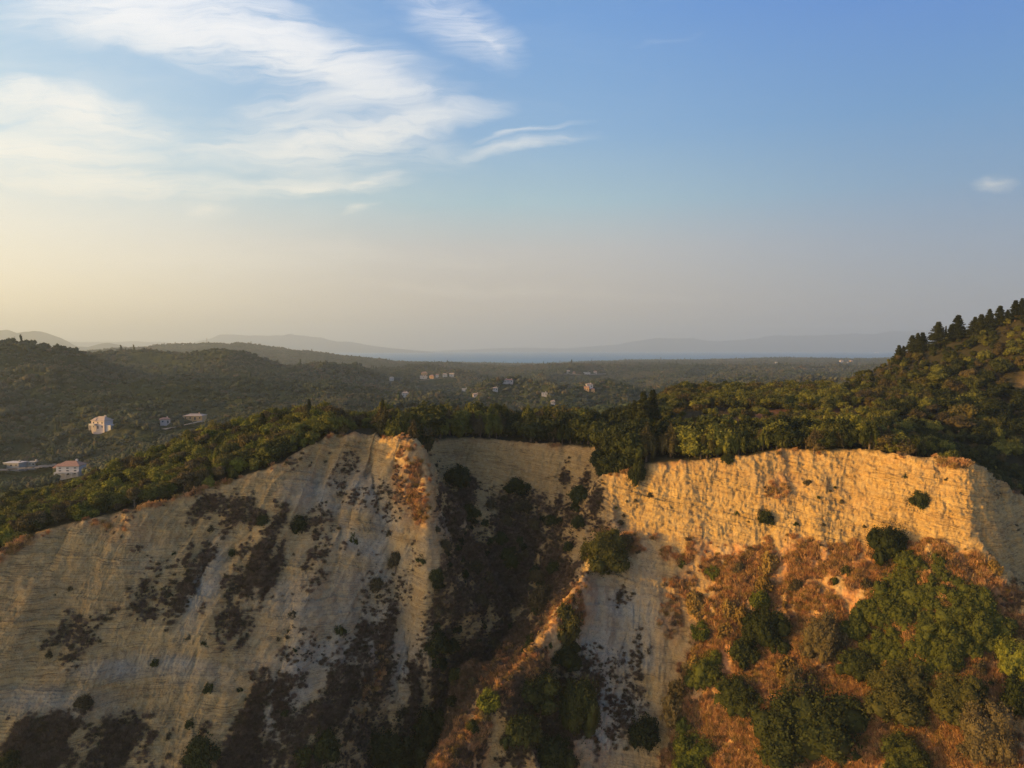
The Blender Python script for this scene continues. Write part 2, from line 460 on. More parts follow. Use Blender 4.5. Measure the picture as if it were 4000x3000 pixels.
LT = [P(*q) for q in [(-1100, 2700, 112), (-700, 2500, 120), (-300, 2290, 128), (0, 2140, 137), (150, 2085, 142), (450, 2010, 150), (700, 1945, 157), (830, 1895, 161),
                      (1050, 1835, 168), (1230, 1745, 176), (1300, 1700, 180), (1460, 1700, 186), (1625, 1722, 177.5)]]
PROM = [LT[-1]] + [P(*q) for q in [(1662, 1900, 169.5), (1672, 2080, 164), (1735, 2300, 161), (1810, 2600, 154.5), (1770, 2800, 149), (1690, 3000, 143.5), (1600, 3300, 134)]]
LFACE = []
for tp, px in [(0, -1100), (1, -700), (2, -300), (3, 0), (5, 450), (7, 830), (8, 1050), (10, 1300)]:
    LFACE += down(LT[tp], 1.3, [(px, y) for y in (2300, 2500, 2700, 3000, 3300, 3700) if y > proj(*LT[tp])[1] + 60])
LFACE += down(LT[11], 1.2, [(1455, 1850), (1470, 1980), (1500, 2120)])
BWT = [P(*q) for q in [(1680, 1722, 202), (1800, 1712, 212), (2000, 1725, 215), (2200, 1740, 210), (2330, 1745, 204)]]
BWB = [P(*q) for q in [(1700, 1850, 193), (1850, 1885, 205), (2050, 1905, 206), (2200, 1930, 201), (2320, 1960, 193)]]
AX = [P(*q) for q in [(2080, 2000, 198), (2080, 2150, 189), (2010, 2400, 177), (1920, 2600, 168), (1800, 2800, 160), (1700, 3000, 153), (1580, 3300, 143), (1450, 3700, 133)]]
SPUR = [P(*q) for q in [(2400, 2085, 173.5), (2330, 2180, 166), (2270, 2260, 159), (2225, 2360, 153), (2130, 2490, 146.5), (2040, 2590, 141.5), (1960, 2690, 137.5),
                        (1850, 2830, 132.5), (1720, 3000, 126.5), (1500, 3300, 118), (1250, 3700, 107)]]
BACKF = [(p[0] - 4.6, p[1] + 5.0, p[2] - 7.5) for p in SPUR[3:]]
RCT = [P(*q) for q in [(2370, 1840, 183.5), (2500, 1812, 181.5), (2700, 1800, 177.5), (2900, 1785, 173), (3100, 1755, 168), (3400, 1760, 160), (3600, 1775, 154), (3780, 1797, 148)]]
RCB = []
for tp, px, py in [(0, 2410, 2050), (1, 2540, 2075), (2, 2700, 2095), (3, 2900, 2115), (4, 3100, 2130), (5, 3400, 2140), (6, 3620, 2125), (7, 3815, 2095)]:
    RCB += down(RCT[tp], 2.0, [(px, py)])
SIDE_T = [RCT[-1]] + [P(*q) for q in [(3860, 1850, 156), (3940, 1925, 163), (4010, 1970, 170), (4200, 2060, 182), (4600, 2200, 205)]]
SIDE_B = [RCB[-1]] + [P(*q) for q in [(3890, 2185, 143), (4000, 2270, 150), (4200, 2380, 160), (4600, 2500, 180)]]
FLANK = [P(*q) for q in [(2360, 2290, 163), (2300, 2440, 156), (2200, 2580, 149.5), (2120, 2700, 145), (2020, 2850, 139.5), (1890, 3000, 133.5)]]
CREASE = [P(*q) for q in [(2560, 2150, 169), (2640, 2350, 162.5), (2620, 2550, 156), (2590, 2750, 149), (2560, 3000, 141), (2530, 3300, 132.7), (2500, 3700, 122)]]
RS = []
for i, pxs in [(2, 2820), (4, 3150), (6, 3600)]:
    RS += down(RCB[i], 0.92, [(pxs + (y - 2100) * 0.04, y) for y in (2250, 2400, 2700, 3000, 3300, 3700)])
RS += [P(*q) for q in [(3830, 2180, 139.5), (3850, 2400, 129.5), (3860, 2700, 119.8), (3870, 3000, 111.5), (3870, 3300, 104), (3870, 3700, 95)]]
REDGE = [P(*q) for q in [(3895, 2200, 138), (3970, 2290, 135), (4080, 2420, 130), (4300, 2600, 121), (4700, 2800, 110)]]
RS += [P(*q) for q in [(4100, 2700, 117.5), (4100, 3000, 108.5), (4100, 3300, 101), (4500, 3000, 98), (4500, 3300, 92), (4700, 3700, 80), (4150, 3700, 91)]]
BEY = [P(*q) for q in [(4080, 2330, 152), (4300, 2480, 150), (4600, 2700, 150)]]
CREST = [P(*q) for q in [(-1100, 2500, 135), (-700, 2300, 150), (0, 1990, 168), (300, 1920, 178), (600, 1800, 190), (800, 1712, 200), (1100, 1655, 212), (1500, 1640, 228), (1900, 1650, 240),
                         (2300, 1650, 245), (2500, 1625, 255)]]
PLAT = [P(*q) for q in [(1500, 1668, 205), (1900, 1690, 225), (2250, 1700, 225), (2600, 1700, 222), (2900, 1690, 215), (3100, 1670, 222), (3000, 1620, 255), (3250, 1600, 260),
                        (2750, 1570, 300), (2650, 1540, 320), (3000, 1535, 330), (3250, 1530, 330), (3350, 1600, 260), (3300, 1680, 205), (3500, 1700, 195),
                        (2600, 1560, 350)]]
RAV = [P(*q) for q in [(3480, 1665, 225), (3700, 1730, 217), (3850, 1810, 209), (4000, 1880, 203), (4250, 2000, 197), (4700, 2200, 195)]]
HILL = [P(*q) for q in [(3320, 1520, 330), (3480, 1415, 335), (3650, 1355, 325), (3800, 1305, 315), (4000, 1240, 300), (4300, 1120, 285), (4800, 930, 270)]]
HPT = [P(*q) for q in [(3450, 1560, 275), (3600, 1620, 240), (3600, 1480, 295), (3800, 1600, 250), (3800, 1430, 285), (4000, 1650, 230), (4000, 1420, 270), (4300, 1700, 222), (4300, 1400, 252),
                       (4800, 1500, 235), (4800, 1900, 210)]]
BACK = [(-330, 210, -80), (-250, 260, -95), (-100, 300, -95), (-40, 330, -85), (0, 340, -75), (60, 370, -55), (130, 400, -50), (220, 430, -40), (420, 460, -40), (500, 300, 20),
        (-330, 470, -125), (0, 470, -125), (300, 500, -125), (520, 500, -125), (-330, 60, -150), (0, 60, -150), (520, 60, -150), (-330, 90, -110), (520, 150, -60)]
NEAR = tin_raster([LT, PROM, BWT, BWB, AX, SPUR, RCT, RCB, BACKF, SIDE_T[1:], SIDE_B[1:], CREASE, REDGE, CREST, RAV, HILL], LFACE + FLANK + RS + PLAT + HPT + BACK + BEY,
                  -330, 520, 60, 500, 0.4, 3)


def _warp():
    G = NEAR['G']; X, Y = np.meshgrid(NEAR['x0'] + NEAR['c'] * np.arange(G.shape[1]), NEAR['y0'] + NEAR['c'] * np.arange(G.shape[0]))
    NEAR['G'] = samp(NEAR, X + warp_x(X, Y), Y + warp_y(X, Y))


def warp_x(X, Y): return 1.2 * vnoise(X / 7, Y / 7, X * 0, 401) + 0.5 * vnoise(X / 2.6, Y / 2.6, X * 0, 402)


def warp_y(X, Y): return 1.6 * vnoise(X / 11, Y / 30, X * 0, 403) + 0.8 * vnoise(X / 3.6, Y / 12, X * 0, 404) + 0.35 * vnoise(X / 1.5, Y / 6, X * 0, 405)


_warp()


def near_z(x, y):
    return float(samp(NEAR, np.array([x]), np.array([y]))[0])


NB = {}


def build_near():
    Pm = grid_points(NEAR, -0.98, 0.98, 1900, 84, 440, 0.2, 1080, wy=70)
    n = normals(Pm)
    X, Y, Z = Pm[..., 0], Pm[..., 1], Pm[..., 2]
    px, py = proj(X, Y, Z)
    # smooth macro relief
    W = 1.3 * fbm(X / 14, Y / 14, Z / 14, 3, 5)
    slope = 1 - n[..., 2]                              # 0 flat .. 1 wall
    WX, WY = X + warp_x(X, Y), Y + warp_y(X, Y)
    edge = np.interp(2000 + F * WX / WY, EDGE_PX, EDGE_Y) + Y - WY
    rock = np.clip((edge + 1.2 - Y + 0.5 * vnoise(X / 1.2, Y / 1.2, Z, 77)) / 1.2, 0, 1)       # 1 on the faces below the cliff edge
    strat = Z + 0.15 * X + 0.9 * fbm(X / 40, Y / 40, Z / 40, 2, 9) + 0.12 * vnoise(X / 3, Y / 3, Z / 3, 2)

    def blob(cx, cy, rx, ry, rot=0.0, soft=0.5):
        c, s = math.cos(R(rot)), math.sin(R(rot))
        dx = px - cx; dy = py - cy
        u = (dx * c - dy * s) / rx; v = (dx * s + dy * c) / ry
        d = np.sqrt(u * u + v * v)
        return np.clip((1 + soft - d) / (2 * soft), 0, 1)
    veg = np.zeros_like(X); grey = np.zeros_like(X); rust = np.zeros_like(X)
    for q in [(1010, 2030, 240, 90, -5, .5, .8), (500, 2170, 90, 45, -20, .5, .4), (610, 2370, 120, 120, 10, .6, .6), (760, 2270, 90, 190, -25, .6, .65), (1030, 2250, 150, 150, 0, .5, .85), (1250, 2150, 110, 140, 0, .5, .55),
              (900, 2520, 70, 200, -14, .5, .7), (1120, 2480, 120, 60, 0, .5, .4), (1000, 2750, 260, 160, 10, .6, .7), (250, 2900, 320, 130, -8, .6, .7), (700, 2950, 340, 150, 0, .6, .75), (1430, 2150, 70, 130, 10, .6, .35),
              (1380, 2600, 110, 240, -25, .5, .85), (1600, 2800, 220, 260, 0, .5, .9), (1650, 2500, 130, 130, 0, .6, .45), (1250, 2900, 260, 200, 0, .5, .8), (1480, 2330, 90, 80, 0, .6, .4), (1330, 1850, 90, 90, 0, .6, .35), (1560, 1960, 60, 100, 0, .6, .5),
              (1750, 1920, 80, 90, 0, .4, .9), (1850, 2040, 130, 90, -30, .5, .95), (2000, 2250, 240, 260, 0, .35, .95), (1900, 2500, 200, 300, 0, .35, 1.0), (2150, 2050, 180, 90, 0, .5, .8), (2250, 1850, 60, 60, 0, .5, .8),
              (1800, 2800, 150, 260, 20, .4, 1.0), (2330, 2000, 60, 120, 0, .5, .7), (2080, 2420, 60, 300, -38, .4, .9), (2150, 2800, 210, 260, -15, .5, .8), (2430, 2750, 90, 170, -10, .6, .45),
              (2500, 2550, 80, 100, 0, .6, .45), (2420, 2330, 90, 60, 0, .5, .4), (3960, 2330, 60, 60, 0, .5, .5), (4000, 2050, 40, 60, 0, .5, .3)]:
        veg = np.maximum(veg, blob(*q[:6]) * q[6])
    vn = fbm(X / 5.5, Y / 5.5, Z / 5.5, 4, 31)
    streak = fbm((X - .25 * Z) / 3.0, Y / 40, Z / 18, 3, 33)
    solid = np.maximum(np.maximum(blob(1930, 2450, 170, 420, 12, .4), blob(2080, 2180, 200, 200, 0, .4)), np.maximum(blob(1790, 1960, 90, 110, -20, .4), .85 * blob(2060, 2010, 260, 80, -8, .5))) * np.clip((px - 1600 + 90 * fbm(X / 5, Y / 12, Z / 9, 3, 36)) / 190, 0, 1)
    veg = np.clip(veg * (0.50 + 0.55 * vn + 0.95 * streak + 0.35 * fbm(X / 1.6, Y / 1.6, Z / 1.6, 2, 35)), 0, 1.1)
    solid = solid * (1 - .8 * blob(2090, 2290, 45, 130, 0, .6)) * (1 - .6 * blob(1790, 2250, 90, 60, 0, .6))
    veg = veg * np.where(px < 1700, .82, 1.0) * np.clip(np.maximum((px - 430) / 120, (py - 2740) / 80), 0, 1)
    veg = np.maximum(veg, solid * np.clip(.72 + .6 * vn + .35 * streak, 0, 1))
    veg = np.maximum(veg, np.where(px < 1750, 0.27 * np.clip(fbm(X / 9, Y / 9, Z / 9, 3, 44) + .1, 0, 1), 0))
    for q in [(1350, 1930, 200, 90, 0, .5, .8), (1500, 2150, 170, 160, -30, .5, .9), (1250, 2450, 220, 260, -20, .6, .6), (790, 2300, 60, 190, -22, .4, .6), (1130, 2700, 90, 200, -20, .5, .6), (450, 2620, 160, 40, 0, .5, .5), (150, 2750, 260, 60, 0, .5, .6),
              (1500, 2500, 160, 200, 0, .6, .6), (1750, 2050, 60, 50, 0, .5, .8), (2380, 2600, 170, 420, -5, .5, .8), (560, 2180, 120, 60, 0, .5, .5), (700, 2620, 180, 50, -12, .5, .5)]:
        grey = np.maximum(grey, blob(*q[:6]) * q[6])
    grey = np.clip(grey * (0.85 + 0.6 * fbm(X / 6, Y / 6, Z / 6, 3, 51) + 0.5 * vnoise(strat / 2.2, X / 30, Y / 30, 52)), 0, 1)
    # rusty dry slope below the right cliff
    base = np.interp(px, [2380, 2560, 2700, 2900, 3100, 3400, 3620, 3815, 3900, 4000, 4700], [2110, 2110, 2090, 2080, 2080, 2100, 2090, 2120, 2230, 2380, 2850])
    left = np.interp(py, [2100, 2200, 2350, 2450, 2600, 2750, 3000, 3400], [2480, 2560, 2610, 2660, 2620, 2600, 2560, 2540])
    rs = np.clip((py - base + 60 * fbm(X / 4, Y / 4, Z / 4, 3, 61)) / 70, 0, 1) * np.clip((px - left + 50 * vn) / 80, 0, 1) * rock
    rs *= np.clip(1 - blob(2700, 2380, 90, 90, 0, .6) * .6 - blob(2720, 2250, 120, 60, 0, .6) * .4, 0, 1)
    rust = rs * np.clip(0.9 + 0.4 * vn, 0, 1)
    for q in [(1600, 1880, 60, 130, 0, .5, .7), (1640, 1990, 40, 70, 0, .5, .7), (2420, 2110, 90, 40, -20, .5, .8), (450, 2060, 110, 45, -10, .6, .35), (2200, 2400, 65, 130, -40, .6, .75), (2010, 2640, 95, 130, -40, .6, .85),
              (1800, 2910, 60, 150, -40, .6, .8), (2620, 2420, 50, 100, 0, .5, .5), (1450, 2650, 60, 260, -20, .5, .35)]:
        rust = np.maximum(rust, blob(*q[:6]) * q[6] * rock)
    for q in [(3050, 1900, 90, 60, 0, .6, .5), (3350, 2000, 60, 40, 0, .6, .4)]:
        rust = np.maximum(rust, blob(*q[:6]) * q[6] * np.clip(.5 + vn, 0, 1))
    wood = (1 - rock)
    field = np.zeros_like(X)
    for q in [(3130, 1620, 260, 75, 0, .4, 1.), (2800, 1690, 140, 30, -12, .5, .9)]:
        field = np.maximum(field, blob(*q[:6]) * q[6])
    field *= wood
    bare = blob(4020, 1490, 40, 36, 20, .6) * wood * .4; grey = np.maximum(grey, bare)
    wood = wood * (1 - bare)
    strip = np.clip(1 - np.abs(Y - edge - 1.0) / 2.5, 0, 1)
    rust = np.maximum(rust, strip * np.clip(.5 + vn, 0, .8))
    # displacement along the surface normal
    d = W * 0.5 * rock
    ledge = strat / 1.35 + 1.1 * vnoise(strat / 3.1, X / 60, Y / 60, 44) + 0.25 * vnoise(X / 9, Y / 9, Z / 9, 4); lmask = np.clip(.45 + 1.1 * fbm(X / 11, Y / 11, strat / 3, 2, 45), 0, 1.3)
    lf = ledge - np.floor(ledge); st = hash3(np.floor(ledge), np.zeros_like(ledge), np.zeros_like(ledge), 8)
    d += rock * (1 - np.clip(veg, 0, 1) * .6) * (1 - rust * .8) * (0.70 * lmask * (lf ** 3) * (.1 + st ** 2) - 0.1)
    ledge2 = strat / 0.42; l2 = ledge2 - np.floor(ledge2)
    d += rock * (1 - rust * .8) * 0.16 * np.clip(lmask + .2, 0, 1) * l2 ** 2 * (0.4 + hash3(np.floor(ledge2), np.zeros_like(l2), np.zeros_like(l2), 3))
    # erosion flutes run down the fall line
    along = X * 0.9 - Y * 0.35 - 0.22 * Z * np.clip((px - 300) / 500, 0, 1) * np.clip((1750 - px) / 100, 0, 1)
    wob = 1.2 * vnoise(X / 8, Y / 8, Z / 8, 71)
    fl = 1 - np.abs(vnoise((along + wob) / 1.5, Z / 14, Y / 40, 12)) * 2
    fl2 = 1 - np.abs(vnoise((along + wob) / 0.55, Z / 5, Y / 30, 13)) * 2
    right_cl = np.clip((px - 2330) / 60, 0, 1) * np.clip((base + 40 - py) / 60, 0, 1) * rock
    fa = np.clip(0.30 - 0.26 * np.clip((1000 - px) / 400, 0, 1) + 0.55 * vnoise(X / 22, Y / 22, Z / 22, 14) + 0.5 * grey - 0.10 * right_cl, 0.03, 0.75)
    d += rock * (1 - rust * .7) * (0.45 * fa * fl + 0.20 * fa * fl2)
    # broken blocks on the sunlit cliff
    bl = vnoise(along / 0.7, strat / 1.1, Y / 2, 15) + 0.7 * vnoise(along / 0.33, strat / 0.5, Y / 1, 16) + .8 * vnoise(along / 1.9, strat / 2.6, Y / 3, 19)
    wbx = along + .35 * vnoise(X / 1.3, Y / 1.3, Z / 1.3, 201); wbz = strat + .3 * vnoise(X / 1.7, Y / 1.7, Z / 1.7, 202)
    row = np.floor(wbz / 0.62)
    b1 = hash3(np.floor(wbx / 0.85 + hash3(row, row * 0, row * 0, 203) * 3), row, row * 0, 204)
    row2 = np.floor(wbz / 1.7)
    b2 = hash3(np.floor(wbx / 2.3 + hash3(row2, row2 * 0, row2 * 0, 205) * 3), row2, row2 * 0, 206)
    bw = blob(2000, 1830, 330, 110, 0, .3) * (px > 1680) * rock
    d += (0.42 * right_cl + 0.15 * (rock - right_cl) + 0.2 * bw) * (1 - rust * .7) * (b1 ** 2 + .8 * b2)
    crack = np.clip(1 - np.abs(fbm(wbx / 2.2, wbz / 5, Y / 9, 3, 207)) * 9, 0, 1)
    d -= rock * crack * (.12 + .04 * right_cl) * (1 - rust * .7)
    d += right_cl * 0.16 * bl + (rock - right_cl) * 0.09 * bl
    d += rock * 0.16 * fbm(X / 1.6, Y / 1.6, Z / 1.6, 4, 17) * (1 + 1.5 * rust)
    # scrubby ground
    d += rock * np.clip(veg + rust * .9, 0, 1) * (0.40 * fbm(X / 1.5, Y / 1.5, Z / 1.5, 4, 21, .6))
    # gullies and ribs on the dry slope
    rib = 1 - np.abs(vnoise((X + 0.12 * Z) / 7.0, Z / 30, Y / 60, 23)) * 2
    d += rock * np.clip(rust + veg * .6, 0, 1) * 0.8 * rib
    # ribs of the left cliff, the sunlit buttress at its right end
    d += rock * np.clip((1720 - px) / 100, 0, 1) * (1.3 * (1 - np.abs(vnoise((X - .25 * Z) / 9, Z / 60, Y / 60, 24)) * 2) + .6 * (1 - np.abs(vnoise((X - .25 * Z) / 3.5, Z / 30, Y / 60, 25)) * 2)) * np.clip((px - 600) / 500, .08, 1)
    d += (1 - rock) * 0.3 * fbm(X / 3, Y / 3, Z / 3, 3, 22)
    d = np.where(rock > 0, d, d)
    Pd = Pm + n * d[..., None]
    NB.update(P=Pd, veg=veg * rock, rust=rust * rock, grey=grey, rock=rock, px=px, py=py, rc=right_cl, n=n)
    grid_mesh('terrain', Pd, dict(veg=veg * rock, grey=grey * np.maximum(rock, bare), rust=np.clip(rust, 0, 1), wood=wood, field=field, strat=strat), M['cliff'])['kind'] = 'structure'


_e = LT + BWT + RCT + SIDE_T[1:]
_e = sorted((proj(*p)[0], p[1]) for p in _e)
EDGE_PX = [q[0] for q in _e]; EDGE_Y = [q[1] for q in _e]
build_near()

# ------------------------------------------------------------------ far terrain: wooded hills down to the sea
def FR(rows): return [P(*q) for q in rows]


FARP = []
for x in (-1200, -600, -250, 0, 250, 600, 1200): FARP.append((x, 240, -128 if abs(x) < 400 else -100))
FARP += FR([(-900, 1900, 330), (-400, 1900, 330), (0, 1935, 330), (400, 1850, 330), (800, 1800, 330), (1300, 1760, 330), (1900, 1800, 330), (2600, 1800, 400), (3300, 1750, 450), (4300, 1700, 480), (5200, 1700, 480),
            (0, 1850, 425), (270, 1845, 450), (600, 1760, 480), (400, 1670, 560), (750, 1650, 620), (1000, 1610, 700), (1200, 1575, 800),
            (-900, 1300, 850), (-900, 1700, 560), (0, 1690, 510), (300, 1530, 700), (0, 1540, 620), (800, 1530, 950), (1100, 1500, 1050), (1000, 1450, 1200),
            (1300, 1560, 900), (1700, 1565, 900), (2200, 1565, 900), (2600, 1550, 950), (3200, 1530, 1000), (4000, 1500, 1000), (5000, 1500, 1000),
            (1500, 1505, 1400), (2000, 1512, 1450), (2400, 1502, 1400), (2900, 1492, 1500), (3400, 1482, 1600), (4200, 1480, 1600),
            (1400, 1462, 1900), (1700, 1442, 2200), (2000, 1458, 2300), (2300, 1450, 2300), (2700, 1452, 2400), (3100, 1445, 2400), (3500, 1440, 2500), (4300, 1440, 2500),
            (1650, 1427, 3200), (2050, 1437, 3500), (2450, 1422, 3500), (2700, 1427, 3500), (3000, 1417, 3600), (3300, 1422, 3600), (3700, 1415, 3600), (4400, 1415, 3600)])
FARL = [FR([(-900, 1290, 850), (-400, 1320, 850), (0, 1352, 850), (200, 1387, 870), (370, 1407, 900), (600, 1442, 950), (900, 1500, 1000)]),
        FR([(430, 1402, 1300), (550, 1400, 1300), (600, 1430, 1250), (700, 1400, 1350), (790, 1414, 1350), (880, 1397, 1350), (1000, 1402, 1350), (1150, 1412, 1350), (1300, 1432, 1400), (1450, 1445, 1400)]),
        FR([(-900, 1385, 3500), (0, 1374, 3600), (250, 1378, 3700), (500, 1372, 3800), (620, 1350, 3900), (700, 1355, 3900), (790, 1341, 4000), (950, 1343, 4000), (1080, 1364, 4100), (1200, 1397, 4300), (1270, 1418, 4500)]),
        FR([(1240, 1417, 4900), (1420, 1411, 5000), (1500, 1408, 5200), (1600, 1417, 5400), (1700, 1423, 5500), (1800, 1416, 5600), (2000, 1425, 5800), (2100, 1421, 5600), (2300, 1423, 5600), (2470, 1408, 5200), (2560, 1418, 5400), (2700, 1408, 5200),
            (3000, 1398, 5000), (3150, 1413, 5200), (3300, 1404, 5000), (3450, 1401, 5000), (3800, 1401, 5000), (4500, 1401, 5000), (5200, 1401, 5000)])]
FARP += [(-1100, 1150, -50), (-700, 1150, -60), (-400, 1150, -65), (-1500, 1900, -80), (-900, 2000, -80), (-500, 1800, -80), (-2500, 2500, -90), (-1500, 2600, -90), (-800, 2700, -95)]
FARP += [(x, 6900, -154) for x in range(-6000, 6001, 1500)] + [(x, 9000, -165) for x in range(-8000, 8001, 4000)] + [(-3500, 5300, -120), (-2300, 5500, -140), (-1500, 5600, -152)]
FARP += [(-6500, 3000, -60), (6500, 3000, -60), (-6500, 6900, -160), (6500, 6900, -160), (-6500, 240, -60), (6500, 240, -60)]
FARG = tin_raster(FARL, FARP, -6400, 6400, 240, 8900, 10.0, 2)


def far_noise(X, Y):
    amp = np.interp(Y, [300, 600, 1000, 1800, 3500, 6000], [4, 14, 20, 20, 9, 5]) * np.clip((Y - 330) / 200, 0, 1)
    w = Y / 12.0
    n = 0
    for i, L in enumerate((60., 140., 330.)):
        k = np.exp(-((np.log(Y / (L * 7)) / 0.9) ** 2))
        n = n + k * (0.35 - np.abs(fbm(X / L, Y / (L * 1.3), X * 0 + i, 2, 80 + i)) * 1.1 + 0.75 * fbm(X / (L * 1.6), Y / (L * 1.9), X * 0 + i + 5, 2, 88 + i))
    return amp * n


FARG['G'] = FARG['G'] + far_noise(*np.meshgrid(FARG['x0'] + 10.0 * np.arange(FARG['G'].shape[1]), FARG['y0'] + 10.0 * np.arange(FARG['G'].shape[0])))


def build_far():
    Pm = grid_points(FARG, -1.1, 1.1, 1500, 245, 8800, 3000, 900, wy=35, logy=True)
    n = normals(Pm)
    X, Y, Z = Pm[..., 0], Pm[..., 1], Pm[..., 2]
    # tree canopy roughness that keeps its real size
    c = 2.2 * fbm(X / 9, Y / 9, Z / 9, 3, 91, .6) + np.clip(Y / 1500, 0, 2.2) * 1.6 * fbm(X / 26, Y / 26, Z / 26, 3, 95)
    Pd = Pm.copy(); Pd[..., 2] += c * np.clip((Y - 350) / 300, 0, 1)
    grid_mesh('hills', Pd, {}, M['hills'])['kind'] = 'structure'


build_far()


def far_z(x, y):
    return float(samp(FARG, np.array([x]), np.array([y]))[0])


def place_on(px, py, T, y0, y1, dy):
    """first ground point seen through photograph pixel (px, py)"""
    a, _, b = P(px, py, 1.0)
    Y = np.arange(y0, y1, dy); z = samp(T, a * Y, Y)
    hit = np.nonzero(z >= b * Y)[0]
    k = hit[0] if len(hit) else int(np.argmax(z - b * Y))
    return (a * Y[k], float(Y[k]), float(z[k]))


def mountain(name, prof, Y, depth, mat, base=SEA - 5):
    """a mountain range of real depth whose crest follows prof = [(px, py)]"""
    n = 260; m = 24
    pxs = np.linspace(prof[0][0], prof[-1][0], n); pys = np.interp(pxs, [q[0] for q in prof], [q[1] for q in prof])
    Pm = np.zeros((n, m, 3))
    for i in range(n):
        x, y, z = P(pxs[i], pys[i], Y)
        for j in range(m):
            v = j / (m - 1) * 2 - 1
            h = max(0, 1 - abs(v)) ** 0.85
            Pm[i, j] = (x * (1 + v * depth / Y), y + v * depth, base + (z - base) * h)
    h = (Pm[..., 2] - base)
    ns = fbm(Pm[..., 0] / (depth * .28), Pm[..., 1] / (depth * .5), Pm[..., 2] * 0, 5, 7)
    Pm[..., 2] += h * 0.10 * ns
    grid_mesh(name, Pm, {}, mat)['kind'] = 'structure'


mountain('mountains', [(-1500, 1250), (-700, 1235), (-200, 1265), (0, 1290), (30, 1287), (65, 1300), (110, 1300), (190, 1296), (240, 1312), (275, 1335), (300, 1350), (345, 1352), (380, 1340), (425, 1334), (470, 1345), (520, 1358), (620, 1366), (900, 1385)], 10500, 1800, M['hills'])
mountain('mountains', [(250, 1330), (400, 1333), (600, 1338), (750, 1340), (820, 1325), (860, 1308), (920, 1311), (1050, 1312), (1110, 1309), (1132, 1303), (1160, 1311), (1250, 1316), (1330, 1330), (1450, 1350), (1560, 1362), (1700, 1375)], 20000, 2500, M['hills'])
mountain('mountains', [(1500, 1382), (1800, 1366), (2000, 1358), (2200, 1360), (2420, 1345), (2550, 1322), (2650, 1322), (2800, 1330), (3000, 1316), (3200, 1304), (3450, 1294), (3700, 1282), (4000, 1275), (4800, 1270), (5600, 1270)], 25500, 2500, M['hills'])


def quad(name, pts, mat):
    me = raw_mesh(name, pts, [[0, 1, 2, 3]]); me.materials.append(mat)
    return link(bpy.data.objects.new(name, me))


quad('sea', [(-45000, 4500, SEA), (45000, 4500, SEA), (60000, 26000, SEA), (-60000, 26000, SEA)], M['sea'])['kind'] = 'structure'


# ------------------------------------------------------------------ vegetation: crowns made of many small leaf clumps
RNG = np.random.default_rng(11)


def cards(C, Nn, size, rng, asp=0.62):
    """rhombic leaf clumps at C facing roughly Nn"""
    n = len(C)
    Nn = Nn + rng.normal(0, 0.55, (n, 3)); Nn /= np.linalg.norm(Nn, axis=1, keepdims=True)
    t = np.cross(Nn, rng.normal(0, 1, (n, 3))); t /= np.linalg.norm(t, axis=1, keepdims=True)
    b = np.cross(Nn, t); s = size[:, None]
    k = rng.uniform(-.25, .25, (n, 1))
    V = np.stack([C - t * s * .5, C + b * s * .5 * asp + t * s * k + Nn * s * .12, C + t * s * .5, C - b * s * .5 * asp + t * s * k * .5 + Nn * s * .12], 1).reshape(-1, 3)
    return V, np.arange(4 * n).reshape(n, 4)


def ico(sub):
    bm = bmesh.new(); bmesh.ops.create_icosphere(bm, subdivisions=sub, radius=1.0)
    V = np.array([v.co for v in bm.verts]); Fc = np.array([[v.index for v in f.verts] for f in bm.faces]); bm.free()
    return V, Fc


ICO1, ICO2 = ico(1), ico(2)


def crown(name, lobes, ncard, csize, rng, mat, sub=9, subr=0.42, core=0.70):
    """lobes: (cx, cy, cz, rx, ry, rz); each lobe carries smaller lumps; leaves sit on the lumps"""
    L = np.array(lobes, float); Vs = []; Fs = []; off = 0
    lum = []
    for l in L:
        u = rng.normal(0, 1, (sub, 3)); u[:, 2] = np.abs(u[:, 2]) * .9 - .25; u /= np.linalg.norm(u, axis=1, keepdims=True)
        r = l[3:]; f = rng.uniform(.55, .9, (sub, 1))
        lum.append(np.concatenate([l[:3] + u * r * f, np.tile(r * subr, (sub, 1)) * rng.uniform(.55, 1.35, (sub, 1)) * rng.uniform(.8, 1.3, (sub, 3))], 1))
    lum = np.concatenate([L] + lum)
    w = (lum[:, 3] * lum[:, 5]); w[:len(L)] *= .4
    k = rng.choice(len(lum), ncard, p=w / w.sum()); q = lum[k]
    u = rng.normal(0, 1, (ncard, 3)); u /= np.linalg.norm(u, axis=1, keepdims=True)
    u[:, 2] = np.where(rng.random(ncard) < .6, np.abs(u[:, 2]), u[:, 2])
    C = q[:, :3] + u * q[:, 3:] * rng.uniform(.62, 1.24, (ncard, 1))
    # drop leaves buried in other lobes
    ins = np.zeros(ncard, bool)
    for l in L: ins |= (((C - l[:3]) / l[3:]) ** 2).sum(1) < .5
    C, u = C[~ins], u[~ins]
    V, Fc = cards(C, u + rng.normal(0, .35, u.shape), csize * rng.uniform(.6, 1.5, len(C)), rng)
    Vs.append(V); off = len(V); Tri = []
    for l in lum:
        iv, fc = ICO2 if l is lum[0] or len(L) > 60 else ICO1
        iv = iv * (1 + .22 * rng.normal(0, 1, (len(iv), 1)))
        Vs.append(l[:3] + iv * l[3:] * core); Tri.append(fc + off); off += len(iv)
    me = raw_mesh(name, np.concatenate(Vs), (Fc, np.concatenate(Tri)), False)
    me.materials.append(mat)
    return me


